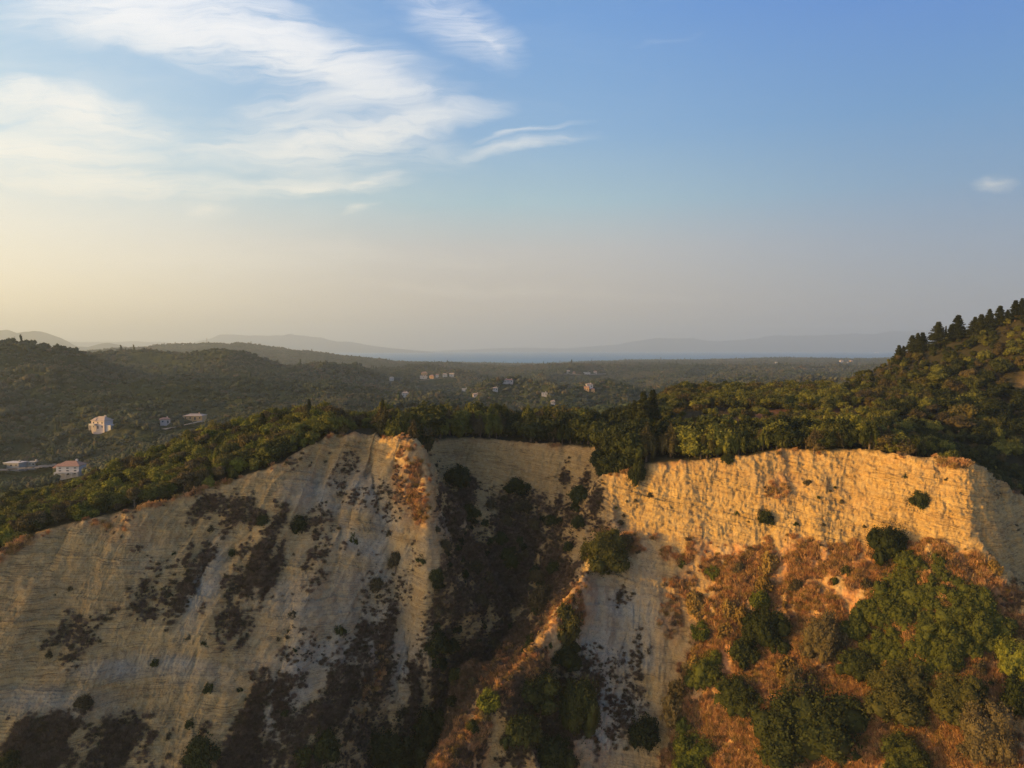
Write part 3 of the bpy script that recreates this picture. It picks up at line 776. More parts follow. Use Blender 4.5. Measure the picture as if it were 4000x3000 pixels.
def tube(path, radii, seg=7):
    V = []; Fc = []
    for i, (p, r) in enumerate(zip(path, radii)):
        p = np.array(p, float)
        for k in range(seg):
            a = 2 * math.pi * k / seg
            V.append(p + r * np.array([math.cos(a), math.sin(a), 0]))
        if i:
            for k in range(seg):
                a, b = (i - 1) * seg + k, (i - 1) * seg + (k + 1) % seg
                Fc.append([a, b, b + seg, a + seg])
    return np.array(V), np.array(Fc)


def trunk(name, h, r, limbs, rng):
    Vs = []; Fs = []; off = 0
    lean = rng.uniform(-.06, .06, 2) * h
    pts = [(0, 0, -0.8), (lean[0] * .2, lean[1] * .2, h * .15), (lean[0] * .6, lean[1] * .6, h * .45), (lean[0], lean[1], h * .8)]
    for path, rad in [(pts, [r * 1.35, r, r * .75, r * .35])] + [([(lean[0] * .5, lean[1] * .5, h * .3), ((tx + lean[0]) * .45, (ty + lean[1]) * .45, (h * .3 + tz) / 2 + .2), (tx, ty, tz)], [r * .55, r * .4, r * .15]) for tx, ty, tz in limbs]:
        V, Fc = tube(path, rad); Vs.append(V); Fs.append(Fc + off); off += len(V)
    me = raw_mesh(name, np.concatenate(Vs), np.concatenate(Fs)); me.materials.append(M['bark'])
    return me


def olive_kind(i, mat):
    """round broken crown, 6 m tall at scale 1"""
    rng = np.random.default_rng(100 + i); lob = []
    for k in range(6):
        a = k * 2.4 + rng.uniform(0, 1); d = rng.uniform(.6, 1.75) if k else 0
        lob.append((d * math.cos(a), d * math.sin(a), rng.uniform(2.6, 4.4), rng.uniform(1.0, 1.6), rng.uniform(1.0, 1.6), rng.uniform(.9, 1.4)))
    return crown('crown', lob, 2600, .36, rng, M[mat]), trunk('trunk', 4.2, .22, [l[:3] for l in lob[:4]], rng)


def dome_kind(i, mat):
    """bushy tree leafy to the ground, 4.5 m tall"""
    rng = np.random.default_rng(200 + i); lob = [(0, 0, 1.6, 1.5, 1.5, 2.2)]
    for k in range(7):
        a = k * 2.4 + rng.uniform(0, 1); d = rng.uniform(.8, 1.6)
        lob.append((d * math.cos(a), d * math.sin(a), rng.uniform(.8, 3.0), rng.uniform(.8, 1.25), rng.uniform(.8, 1.25), rng.uniform(.8, 1.3)))
    return crown('crown', lob, 2600, .33, rng, M[mat]), trunk('trunk', 2.6, .18, [l[:3] for l in lob[1:4]], rng)


def plume_kind(i, mat):
    """upright plumes standing close together, 8 m tall"""
    rng = np.random.default_rng(300 + i); lob = []
    for k in range(11):
        a = k * 2.4 + rng.uniform(0, .8); d = math.sqrt(k / 11) * 2.1
        top = 7.6 - d * 1.1 + rng.uniform(-1, .5); bot = rng.uniform(.2, 1.6); h = (top - bot) / 2
        lob.append((d * math.cos(a), d * math.sin(a), bot + h, rng.uniform(.62, .95), rng.uniform(.62, .95), h))
    return crown('crown', lob, 5200, .34, rng, M[mat], 12, .34, .7), trunk('trunk', 5.5, .26, [(l[0], l[1], l[2] + .6) for l in lob[1:6]], rng)


def conifer_kind(i, mat):
    """ragged fir-like cone, 10 m tall"""
    rng = np.random.default_rng(400 + i); C = []; U = []; H = 10.0; w = [2.6, 3.1, 1.5, 2.2][i % 4]
    Vt, Ft = tube([(0, 0, -.8), (0, 0, 4), (0, 0, 9.8)], [.26, .17, .03]); br = [(Vt, Ft)]
    z = 1.0
    while z < H - .2:
        f = (1 - z / H) ** .85; nb = rng.integers(7, 11)
        for k in range(nb):
            a = rng.uniform(0, 6.28); L = w * f * rng.uniform(.65, 1.2) + .15
            n = int(14 + 34 * L); s = rng.uniform(.1, 1, n)
            x = s * L; zz = z + .25 * x * rng.uniform(-.6, .9) - .10 * x * x * .3 + .15 * s ** 3
            spread = (.12 + .22 * L * (1 - s * .6)) * rng.normal(0, .8, n)
            C.append(np.stack([x * math.cos(a) - spread * math.sin(a), x * math.sin(a) + spread * math.cos(a), zz + rng.normal(0, .13, n)], 1))
            U.append(np.tile([math.cos(a) * .5, math.sin(a) * .5, .8], (n, 1)))
        z += rng.uniform(.32, .52)
    C = np.concatenate(C); U = np.concatenate(U)
    V, Fc = cards(C, U, .42 * rng.uniform(.5, 1.3, len(C)), rng, .5)
    me = raw_mesh('crown', V, Fc, False); me.materials.append(M[mat])
    tm = raw_mesh('trunk', Vt, Ft); tm.materials.append(M['bark'])
    return me, tm


def shrub_mesh(i, mat, n, cs, name='shrub', nl=9):
    """dome of radius 1 and height about 1.5, leafy to the ground; foot below 0 for slopes"""
    rng = np.random.default_rng(500 + i); lob = [(0, 0, .3, .72, .72, .78)]
    for k in range(nl):
        a = k * 2.4 + rng.uniform(0, .9); d = rng.uniform(.25, .72)
        lob.append((d * math.cos(a), d * math.sin(a), rng.uniform(-.1, .85 - d * .5), rng.uniform(.25, .42), rng.uniform(.25, .42), rng.uniform(.28, .46)))
    return crown(name, lob, n, cs, rng, M[mat], 10, .36, .68)


# ---- instanced mass vegetation ("stuff")
def scatter(name, pts, scl, idx, sources, label=None, tilt=0.12, seed=3):
    rng = np.random.default_rng(seed); n = len(pts)
    col = bpy.data.collections.new(name + '_sources')
    for k, me in enumerate(sources):
        o = bpy.data.objects.new('%s_%02d' % (name, k), me); col.objects.link(o)
    me = bpy.data.meshes.new(name); me.vertices.add(n); me.vertices.foreach_set('co', np.asarray(pts, np.float32).ravel())
    rot = np.stack([rng.normal(0, tilt, n), rng.normal(0, tilt, n), rng.uniform(0, 6.28, n)], 1)
    scl = np.asarray(scl, float); scl = np.stack([scl, scl, scl], 1) if scl.ndim == 1 else scl
    for nm, ty, fld, a in (('scl', 'FLOAT_VECTOR', 'vector', scl), ('rot', 'FLOAT_VECTOR', 'vector', rot), ('idx', 'INT', 'value', np.asarray(idx))):
        at = me.attributes.new(nm, ty, 'POINT'); at.data.foreach_set(fld, a.ravel().astype('i' if ty == 'INT' else 'f'))
    o = link(bpy.data.objects.new(name, me)); o['kind'] = 'stuff'
    g = bpy.data.node_groups.new(name, 'GeometryNodeTree')
    g.interface.new_socket('Geometry', in_out='INPUT', socket_type='NodeSocketGeometry'); g.interface.new_socket('Geometry', in_out='OUTPUT', socket_type='NodeSocketGeometry')
    N, L = g.nodes, g.links
    gi = N.new('NodeGroupInput'); go = N.new('NodeGroupOutput'); ip = N.new('GeometryNodeInstanceOnPoints'); ci = N.new('GeometryNodeCollectionInfo')
    ci.inputs['Collection'].default_value = col; ci.inputs['Separate Children'].default_value = True; ci.inputs['Reset Children'].default_value = True
    def at(nm, t):
        q = N.new('GeometryNodeInputNamedAttribute'); q.data_type = t; q.inputs['Name'].default_value = nm; return q.outputs['Attribute']
    ip.inputs['Pick Instance'].default_value = True
    L.new(gi.outputs[0], ip.inputs['Points']); L.new(ci.outputs[0], ip.inputs['Instance'])
    L.new(at('idx', 'INT'), ip.inputs['Instance Index']); L.new(at('rot', 'FLOAT_VECTOR'), ip.inputs['Rotation']); L.new(at('scl', 'FLOAT_VECTOR'), ip.inputs['Scale'])
    L.new(ip.outputs[0], go.inputs[0])
    md = o.modifiers.new('scatter', 'NODES'); md.node_group = g
    if label: o['label'] = label
    return o


class Horizon:
    """what nearer ground hides, kept per image column"""
    def __init__(self, w=4): self.w = w; self.b = np.full(int(6000 / w), 99999.0)
    def k(self, px): return int(np.clip((px + 1000) / self.w, 0, len(self.b) - 1))


def ground_horizon(T, ys):
    """py of the ground skyline in front of each distance: array (columns, distances)"""
    pxs = np.arange(-800, 4801, 8); a = (pxs - 2000) / F / CP
    X = a[:, None] * ys[None, :]; z = samp(T, X, np.broadcast_to(ys, X.shape))
    py = proj(X, ys[None, :], z)[1]
    return pxs, np.minimum.accumulate(py, axis=1)


KIND = {}
for i in range(5): KIND['olive', i] = olive_kind(i, 'olive')
for i in range(3): KIND['bright', i] = dome_kind(i, 'bright')
for i in range(4): KIND['dome', i] = dome_kind(10 + i, 'olive')
for i in range(3): KIND['deep', i] = dome_kind(20 + i, 'deep')
for i in range(3): KIND['browny', i] = olive_kind(20 + i, 'brown')
for i in range(4): KIND['plume', i] = plume_kind(i, 'deep' if i == 1 else ('brown' if i == 2 else 'olive'))
for i in range(4): KIND['conifer', i] = conifer_kind(i, 'deep')
KH = dict(olive=5.6, bright=4.2, dome=4.2, deep=4.2, browny=5.6, plume=7.9, conifer=10.0)


def add_tree(kind, var, pos, h, rz, label, group=None, cat='tree', name=None, wide=1.0):
    nm = name or {'conifer': 'conifer_tree', 'plume': 'upright_tree', 'olive': 'olive_tree'}.get(kind, 'evergreen_tree')
    r = bpy.data.objects.new(nm, None); r.empty_display_size = .5; link(r)
    s = h / KH[kind]
    r.location = pos; r.rotation_euler = (0, 0, rz); r.scale = (s * wide, s * wide, s)
    tagset(r, label, cat, group)
    cm, tm = KIND[kind, var]
    link(bpy.data.objects.new('crown', cm), r); link(bpy.data.objects.new('trunk', tm), r)
    return r


def interp(x, pts):
    return float(np.interp(x, [p[0] for p in pts], [p[1] for p in pts]))


def plateau_trees():
    rnd = random.Random(5)
    ys = np.arange(84, 440, 1.0); pxs, hz = ground_horizon(NEAR, ys)
    Hp = [(-700, 3.2), (0, 3.5), (450, 4.0), (900, 4.6), (1250, 5.5), (1450, 7.5), (1650, 8.5), (2300, 8.8), (2340, 6.5), (2450, 7.5), (2600, 9.5), (2750, 9.2), (2930, 6.5), (3200, 6.0), (3350, 7.5), (3500, 7), (3650, 4.5), (3760, 2.4), (3850, 1.8), (4000, 2.2), (4300, 3)]
    out = []
    for gy in np.arange(100, 425, 2.6):
        for gx in np.arange(-230, 330, 2.6):
            x = gx + rnd.uniform(-1.2, 1.2); y = gy + rnd.uniform(-1.2, 1.2)
            px = 2000 + F * x / y * 1.0
            if px < -420 or px > 4420: continue
            e = float(np.interp(px, EDGE_PX, EDGE_Y))
            if y < e + 1.0: continue
            z = near_z(x, y); px, py = proj(x, y, z)
            hill = px > 3250 and y > interp(px, [(3250, 300), (3480, 232), (3700, 222), (3850, 214), (4000, 208), (4250, 202), (4700, 200)])
            rav = px > 3450 and not hill and y > e + 9
            H = interp(px, Hp)
            d = y - e
            kind = 'dome'
            if px < 1300:
                kind = rnd.choice(['dome', 'dome', 'bright', 'olive', 'bright', 'deep', 'browny', 'dome']); sp = H * .62  # bright kinds put this slope's strong sunlight into the leaf colour
                if d < 2.5: H *= .6
            elif px < 3650 and not hill and not rav:
                if d < 14 and px > 1480: kind = rnd.choice(['plume', 'plume', 'plume', 'deep', 'dome']); sp = H * .36
                else: kind = rnd.choice(['olive', 'olive', 'browny', 'dome']); sp = H * .55; H *= .62
                if 2560 < px < 3420 and d > 16 and 1590 < py < 1720: sp = 6.6; H = 4.6; kind = 'olive'
                if 2560 < px < 3300 and py < 1600: H = 5.2; sp = 3.8; kind = 'dome'
                if 1300 < px < 1480: H *= .8
                if 2300 < px < 2520: kind = 'deep'
                if px > 2560 and d < 9: H *= rnd.uniform(.72, 1.0)
            elif hill: H = rnd.choice([2.6, 3.4, 4.2, 5.0, 6.4]); H *= .55 if y > 285 else 1.0; sp = 3.5; kind = rnd.choice(['dome', 'olive', 'deep', 'deep', 'browny', 'dome', 'deep'])
            elif rav: H = rnd.uniform(2.5, 4.2); sp = 3.2; kind = rnd.choice(['deep', 'deep', 'dome'])
            else: H = H * rnd.uniform(.7, 1.1); sp = max(2.4, H * .8); kind = rnd.choice(['dome', 'deep', 'browny'])
            if 3930 < px < 4060 and 1450 < py < 1560: continue
            if rnd.random() > (2.6 / sp) ** 2: continue
            H *= rnd.uniform(.75, 1.18)
            # hidden behind nearer ground?
            ptop = proj(x, y, z + H)[1]
            c = int(np.clip((px + 800) / 8, 0, len(pxs) - 1)); k = int(np.clip(y - 84 - 2, 0, len(ys) - 1))
            if ptop > hz[c, k] - 2: continue
            out.append([kind, x, y, z, H, px, py, d, hill, rav])
    # hidden behind nearer trees?
    out.sort(key=lambda q: q[2])
    buf = np.full(700, 9999.0); vis = []
    for q in out:
        kind, x, y, z, H, px, py, d, hill, rav = q
        ptop = proj(x, y, z + H)[1]; wpx = H * .42 * F / y
        a, b = int(np.clip((px - wpx + 800) / 8, 0, 699)), int(np.clip((px + wpx + 800) / 8, 0, 699))
        seg = buf[a:b + 1]; free = (seg > ptop + 3).mean()
        vis.append((free * H / y if free > .12 and -60 < px < 4060 else 0, q))
        # only the lower part of the crown blocks for certain
        buf[a:b + 1] = np.minimum(seg, ptop + 0.35 * (py - ptop))
    vis = [v for v in vis if v[0] > 0 or (v[1][5] < 0 or v[1][5] > 4000) or v[1][2] < 260]
    vis.sort(key=lambda v: -v[0])
    return vis


TREE_WORDS = dict(olive='silvery olive tree with a loose rounded crown', browny='brownish olive tree with a loose rounded crown', dome='bushy olive-green tree, leafy to the ground',
                  bright='bushy tree of brighter yellow-green', deep='bushy tree of darker green', plume='tall dense tree of upright plumes')


def zone(q):
    kind, x, y, z, H, px, py, d, hill, rav = q
    if hill: return 'on the wooded slope of the right-hand hill', 'trees on the right-hand hill'
    if rav: return 'in the dark dip at the foot of the right-hand hill', 'trees in the dark dip below the hill'
    if px < 450: return 'at the lower left end of the wooded slope above the pale cliff', 'trees at the lower end of the left wooded slope'
    if px < 900: return 'half way up the wooded slope above the pale left cliff', 'trees half way up the left wooded slope'
    if px < 1400: return 'on the upper end of the wooded slope, above the left cliff edge', 'trees at the upper end of the left wooded slope'
    if px < 2400: return ('at the brink above the shaded back wall of the gully' if d < 8 else 'in the belt of trees behind the brink of the gully'), ('trees at the brink above the gully' if d < 8 else 'trees behind the brink of the gully')
    if py < 1600 and px < 3400: return 'on the low wooded knoll behind the plateau', 'trees on the knoll behind the plateau'
    if d < 9: return 'at the brink of the golden sunlit cliff', 'trees at the brink of the golden cliff'
    return 'on the brown field of the plateau behind the golden cliff', 'trees on the brown plateau field'


ONES = ['first', 'second', 'third', 'fourth', 'fifth', 'sixth', 'seventh', 'eighth', 'ninth', 'tenth', 'eleventh', 'twelfth', 'thirteenth', 'fourteenth', 'fifteenth', 'sixteenth', 'seventeenth', 'eighteenth', 'nineteenth']
TENS = {2: ('twentieth', 'twenty'), 3: ('thirtieth', 'thirty'), 4: ('fortieth', 'forty'), 5: ('fiftieth', 'fifty'), 6: ('sixtieth', 'sixty'), 7: ('seventieth', 'seventy'), 8: ('eightieth', 'eighty')}


def ordinal(n):
    if n == 1: return 'leftmost'
    if n < 20: return ONES[n - 1] + ' from left'
    a, b = divmod(n, 10)
    return (TENS[a][0] if b == 0 else TENS[a][1] + '-' + ONES[b - 1]) + ' from left'


ORD = [ordinal(i) for i in range(1, 90)]


def build_plateau():
    vis = plateau_trees(); rnd = random.Random(9)
    print('plateau trees', len(vis))
    ind = [v for v in vis if v[0] > 0][:270]; ids = set(id(v[1]) for v in ind)
    rest = [v[1] for v in vis if id(v[1]) not in ids]
    rows = {}
    items = [v[1] for v in ind]
    nv = dict(olive=5, bright=3, dome=4, deep=3, browny=3, plume=4)
    items.sort(key=lambda q: q[5])
    count = {}
    for q in items:
        w, g = zone(q); key = (q[0], g); count[key] = count.get(key, 0) + 1
    seen = {}
    ords = ORD
    _o = ['leftmost', 'second from left', 'third from left', 'fourth from left', 'fifth from left', 'sixth from left', 'seventh from left', 'eighth from left', 'ninth from left']
    for q in items:
        kind, x, y, z, H, px, py, d, hill, rav = q
        w, g = zone(q); key = (kind, g); i = seen.get(key, 0); seen[key] = i + 1
        lab = TREE_WORDS[kind] + ' ' + w
        if count[key] <= len(ords) and count[key] > 1:
            lab = ords[i] + ' ' + TREE_WORDS[kind].split(',')[0].split(' with')[0] + ' ' + w
        lab = ' '.join(lab.split()[:16])
        add_tree(kind, rnd.randrange(nv[kind]), (x, y, z - .1), H, rnd.uniform(0, 6.28), lab, g, wide=rnd.uniform(.9, 1.2) if kind != 'plume' else rnd.uniform(.8, 1.05))
    src = []; base = {}
    for k in nv:
        base[k] = len(src)
        for i in range(nv[k]): src.append(KIND[k, i][0])
    pts = [(q[1], q[2], q[3] - .1) for q in rest]; sc = [q[4] / KH[q[0]] for q in rest]; idx = [base[q[0]] + rnd.randrange(nv[q[0]]) for q in rest]
    scatter('wood', pts, np.array(sc), idx, src, 'further trees filling the woods on plateau and hill')


build_plateau()

# ---- hand-placed conifers and landmarks
def ground_at(px, Y, T=None):
    a = (px - 2000) / F
    x = a * Y * CP
    return x, Y, float(samp(T or NEAR, np.array([x]), np.array([Y]))[0])


CON = [(3512, 1346, 0, 'leftmost small conifer where the hill skyline meets the sea'), (3529, 1350, 3, 'second small conifer from the left on the hill skyline'),
       (3564, 1308, 1, 'ragged leaning conifer on the hill skyline, first of the taller ones'), (3584, 1300, 3, 'slim conifer between two others on the lower hill skyline'),
       (3603, 1296, 0, 'pointed conifer right of the slim one on the lower hill skyline'), (3664, 1256, 1, 'broad conical conifer standing left of the thin spire on the skyline'),
       (3693, 1274, 2, 'thin spire-like conifer between the two biggest cone-shaped ones'), (3713, 1266, 3, 'conifer half hidden behind the tallest pointed one on the hill'),
       (3740, 1228, 0, 'tall sharply pointed conifer, the most regular cone on the hill skyline'), (3805, 1236, 1, 'dense dark conifer with bushy head on upper hill skyline'),
       (3830, 1226, 1, 'wide dark conifer merging with its bushy neighbour on upper skyline'), (3862, 1206, 3, 'conifer with blunt top behind the bushy pair on the hill skyline'),
       (3902, 1192, 0, 'conifer with twin tip on the upper hill skyline'), (3932, 1208, 3, 'low conifer between twin-tipped one and the highest pair'),
       (3962, 1170, 0, 'left one of the highest pair of conifers at the photo edge'), (3987, 1164, 3, 'right one of the highest pair of conifers at the photo edge')]
rnd = random.Random(21)
for px, top, var, lab in CON:
    Y = interp(px, [(3480, 333), (3650, 323), (3800, 313), (4000, 298)])
    x, y, z = ground_at(px, Y); h = P(px, top, Y)[2] - z
    add_tree('conifer', var, (x, y, z - .2), h * 1.02, rnd.uniform(0, 6.28), lab, 'conifers on the hill skyline', wide=1.55 if var != 2 else .8)
for px, Y, top, var, wd, lab in [(2515, 226, 1522, 0, 1.1, 'big dark conifer in the middle of the plateau belt, left of a pair'), (2552, 229, 1518, 1, 1.0, 'dark conifer right beside the big one in the plateau belt'),
                                 (2480, 230, 1560, 3, 1.2, 'lower dark conifer left of the pair on the plateau'),
                                 (642, 182, 1752, 2, .45, 'slim dark cypress standing alone in the left wooded slope'), (575, 180, 1776, 1, 1.0, 'dark broad conifer left of the slim cypress on the wooded slope'),
                                 (600, 181, 1790, 0, .9, 'small dark conifer close to the slim cypress on the wooded slope'),
                                 (1020, 190, 1608, 1, 1.1, 'dark broad conifer on the upper part of the left wooded slope'), (1204, 200, 1553, 0, .8, 'pointed conifer rising above the upper wooded slope'),
                                 (1492, 215, 1552, 0, .8, 'small pointed conifer behind the brink, left end of the belt'), (300, 176, 1880, 3, .9, 'small dark conifer low on the left wooded slope')]:
    x, y, z = ground_at(px, Y); h = max(3.0, P(px, top, Y)[2] - z)
    add_tree('conifer', var, (x, y, z - .2), h, rnd.uniform(0, 6.28), lab, None, wide=wd)

# ---- shrubs on the cliffs and slopes
SH = {}
for mat in ('shrub', 'deep', 'bright', 'brown', 'gold'):
    SH[mat, 's'] = shrub_mesh(hash_i := {'shrub': 1, 'deep': 2, 'bright': 3, 'brown': 4, 'gold': 5}[mat], mat, 1100, .20, 'foliage', 6)
    if mat != 'gold':
        SH[mat, 'm'] = shrub_mesh(10 + hash_i, mat, 5200, .10, 'foliage', 10)
        SH[mat, 'l'] = shrub_mesh(20 + hash_i, mat, 18000, .050, 'foliage', 18)
STEMS = trunk('stem', .9, .05, [(.4, .1, .6), (-.35, .25, .6), (.05, -.4, .55)], np.random.default_rng(1))


def put_shrub(px, py, w, h, mat, label, group=None, name='shrub', cat='shrub'):
    """px, py: middle of the shrub in the photograph, w and h its size there"""
    x, y, z = place_on(px, py + .22 * h, NEAR, 84, 300, .15)
    m = F / math.hypot(y, z); r = w / 2 / m; hh = h / m
    size = 's' if w < 55 or mat == 'gold' else ('m' if w < 150 else 'l')
    e = bpy.data.objects.new(name, None); link(e); tagset(e, label, cat, group)
    e.location = (x, y, z); e.rotation_euler = (R(14), 0, random.Random(px * 7 + py).uniform(0, 6.28)); e.scale = (r * 1.02, r * 1.02, max(hh / 1.35, r * .6))
    link(bpy.data.objects.new('foliage', SH[mat, size]), e)
    if size != 's': link(bpy.data.objects.new('stem', STEMS), e)
    return e


SHR = [
    (3475, 2140, 175, 160, 'deep', 'round dark shrub at the foot of the golden cliff, left above the big thicket'),
    (3590, 1960, 85, 75, 'deep', 'dark shrub clinging to the golden cliff face near its right corner'),
    (2995, 2028, 65, 55, 'deep', 'small dark shrub low on the golden cliff face, left half'),
    (3535, 1870, 28, 24, 'shrub', 'tiny bush high on the golden cliff face above the clinging shrub'),
    (3100, 1793, 0, 0, '', ''),
    (3010, 2480, 190, 190, 'deep', 'dark green shrub on rust slope, upper left of the middle cluster'),
    (3205, 2500, 160, 190, 'brown', 'olive brown upright shrub in the middle of the rust slope'),
    (2920, 2560, 130, 110, 'deep', 'dark low shrub below left of the upper middle cluster'),
    (2755, 2650, 150, 120, 'shrub', 'green shrub at the left side of the rust slope'),
    (2870, 2735, 170, 150, 'deep', 'dark shrub right below the green one on left side of rust slope'),
    (3130, 2720, 150, 170, 'brown', 'brownish dome rising out of the biggest dark shrub'),
    (3190, 2860, 400, 270, 'deep', 'biggest dark shrub at the bottom middle of the rust slope'),
    (3350, 2610, 160, 120, 'deep', 'dark shrub between the big thicket and the lower shrubs'),
    (3520, 2720, 260, 180, 'shrub', 'wide olive shrub just below the big thicket'),
    (3760, 2745, 210, 170, 'shrub', 'olive shrub right of the wide one, below the thicket'),
    (3870, 2880, 200, 240, 'brown', 'brown-green shrub in the bottom right corner'),
    (3975, 2590, 160, 150, 'bright', 'bright green shrub cut by the right photo edge, on the pink-brown slope'),
    (3970, 2740, 130, 150, 'shrub', 'shrub at right photo edge between bright one and corner one'),
    (2720, 2965, 180, 140, 'bright', 'bright olive shrub at the bottom edge left of the biggest dark one'),
    (3530, 2965, 170, 120, 'shrub', 'olive shrub at the bottom edge between the biggest dark one and the corner'),
    (3040, 2965, 130, 90, 'shrub', 'low shrub at the bottom edge under the biggest dark one'),
    (2680, 2830, 0, 0, '', ''),
    (2370, 2165, 215, 140, 'shrub', 'bright green tree-like shrub on top of the spur at the cliff foot'),
    (2205, 2460, 135, 155, 'shrub', 'sunlit shrub on the crest of the spur, second from its top'),
    (2065, 2540, 65, 65, 'shrub', 'small shrub on the crest of the spur, half way down'),
    (2120, 2545, 40, 40, 'deep', 'tiny dark bush beside the half-way shrub on the spur'),
    (1905, 2750, 85, 100, 'bright', 'yellow-green shrub on the crest of the spur, lowest sunlit one'),
    (1845, 2850, 55, 50, 'shrub', 'little shrub low on the crest of the spur'),
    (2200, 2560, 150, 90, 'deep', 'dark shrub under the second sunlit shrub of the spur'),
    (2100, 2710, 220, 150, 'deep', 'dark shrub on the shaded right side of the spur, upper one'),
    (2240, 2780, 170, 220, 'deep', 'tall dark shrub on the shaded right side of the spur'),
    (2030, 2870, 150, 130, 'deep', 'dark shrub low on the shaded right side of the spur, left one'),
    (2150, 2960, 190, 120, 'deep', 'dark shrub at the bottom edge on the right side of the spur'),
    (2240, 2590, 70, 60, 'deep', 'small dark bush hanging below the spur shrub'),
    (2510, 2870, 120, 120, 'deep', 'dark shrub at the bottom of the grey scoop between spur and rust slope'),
    (1700, 2530, 98, 90, 'deep', 'round dark shrub standing alone on the left cliff beside the gully'),
    (1378, 2120, 50, 75, 'shrub', 'upright green bush on grey marl below the sunlit buttress'),
    (1545, 2195, 55, 60, 'brown', 'brown-green bush right of the upright one on the grey marl'),
    (1160, 2055, 70, 70, 'deep', 'dark bush in the scrub band high on the left cliff, right one'),
    (1030, 2040, 70, 55, 'deep', 'dark bush in the scrub band high on the left cliff, middle one'),
    (800, 2955, 130, 120, 'deep', 'big round dark shrub at the bottom edge of the left cliff'),
    (812, 2698, 42, 48, 'deep', 'small round dark bush low on the left cliff above the big round one'),
    (1250, 2935, 130, 120, 'deep', 'dark shrub at the bottom edge where the pale rib ends'),
    (1180, 2970, 90, 80, 'deep', 'smaller dark shrub touching the one where the pale rib ends'),
    (1520, 2950, 260, 150, 'deep', 'wide dark thicket at the bottom of the gully, left one'),
    (1660, 2870, 180, 170, 'deep', 'dark thicket at the bottom of the gully, right one'),
    (1560, 2800, 90, 60, 'brown', 'brown bush above the dark thickets at the bottom of the gully'),
    (30, 2980, 80, 70, 'deep', 'dark bush in the bottom left corner'),
    (742, 2835, 38, 40, 'deep', 'small dark bush left above the big round one at the bottom edge'),
    (325, 2750, 70, 50, 'brown', 'brown bush on the pale lower part of the left cliff'),
    (1780, 1870, 120, 90, 'deep', 'dark shrub below the back wall right beside the buttress'),
    (2020, 1905, 120, 60, 'shrub', 'green shrub under the middle of the back wall'),
    (2270, 1935, 95, 70, 'deep', 'dark shrub below the right end of the back wall'),
    (1840, 2010, 90, 70, 'deep', 'dark shrub in the upper gully below the buttress'),
    (2110, 2360, 110, 130, 'brown', 'brown bush in the gully behind the crest of the spur'),
    (1150, 2410, 50, 40, 'brown', 'brown bush in the middle of the left cliff'),
    (1475, 2290, 55, 50, 'brown', 'brown bush on the marl left of the gully'),
    (1710, 2290, 55, 40, 'deep', 'small dark bush at the left rim of the gully'),
    (1330, 2475, 50, 50, 'deep', 'dark bush left of the round one, in the middle of the left cliff'),
    (1650, 2190, 60, 40, 'deep', 'dark bush just below the buttress'),
    (2450, 2120, 70, 50, 'brown', 'brown bush at the left foot of the golden cliff'),
    (3890, 1790, 60, 36, 'brown', 'brown bush on the brink at the right corner of the golden cliff'),
    (3680, 1765, 100, 40, 'bright', 'low bright green bush on the brink near the right corner'),
    (3550, 1745, 110, 50, 'bright', 'low bright green bush on the brink left of its twin near the corner'),
    (2840, 1800, 60, 45, 'deep', 'dark bush hanging over the top of the golden cliff'),
    (2480, 1850, 70, 110, 'deep', 'dark leafy bush draped over the left end of the golden cliff'),
    (2410, 1770, 130, 120, 'deep', 'big dark bush bulging over the left end of the golden cliff')]
for q in SHR:
    if q[2]: put_shrub(*q)
gold = [(2790, 2250), (2990, 2290), (3010, 2215), (2975, 2360), (2725, 2375), (2830, 2480), (2795, 2590), (2705, 2620), (2630, 2790), (2665, 2850), (2900, 2420), (3060, 2620), (2745, 2480), (2850, 2390), (2640, 2700)]
SMALL = []
rnd = random.Random(77)
n = 0
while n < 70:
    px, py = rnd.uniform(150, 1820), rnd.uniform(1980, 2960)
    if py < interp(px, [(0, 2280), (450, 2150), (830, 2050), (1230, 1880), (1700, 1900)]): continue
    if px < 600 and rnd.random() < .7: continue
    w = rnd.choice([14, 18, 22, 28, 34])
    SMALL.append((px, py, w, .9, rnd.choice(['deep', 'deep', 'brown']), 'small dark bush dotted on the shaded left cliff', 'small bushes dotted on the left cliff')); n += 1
n = 0
while n < 60:
    px, py = rnd.uniform(2560, 3960), rnd.uniform(2180, 2970)
    if px < 2700 and py > 2300: continue
    w = rnd.choice([24, 30, 36, 50, 60])
    SMALL.append((px, py, w, .9, rnd.choice(['brown', 'shrub', 'gold']), 'small scrubby bush scattered on the sunlit rust slope', 'small bushes on the rust slope')); n += 1
n = 0
while n < 26:
    px, py = rnd.uniform(2350, 3780), rnd.uniform(1850, 2080)
    w = rnd.choice([12, 16, 20, 26])
    SMALL.append((px, py, w, .8, rnd.choice(['brown', 'brown', 'shrub']), 'tiny tuft growing on the golden cliff face', 'tiny tufts on the golden cliff face')); n += 1
n = 0
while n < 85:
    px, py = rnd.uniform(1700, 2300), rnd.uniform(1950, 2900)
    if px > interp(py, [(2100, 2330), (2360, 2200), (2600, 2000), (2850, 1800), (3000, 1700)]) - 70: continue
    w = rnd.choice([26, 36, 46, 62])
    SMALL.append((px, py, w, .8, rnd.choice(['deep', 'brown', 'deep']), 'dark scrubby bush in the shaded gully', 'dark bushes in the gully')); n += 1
for i, (a, b) in enumerate(gold): SMALL.append((a, b, 62 + (i * 37) % 30, 1.0, 'gold' if i % 3 else 'bright', 'soft yellow-green broom bush on the rust slope', 'yellow-green broom bushes on the rust slope'))
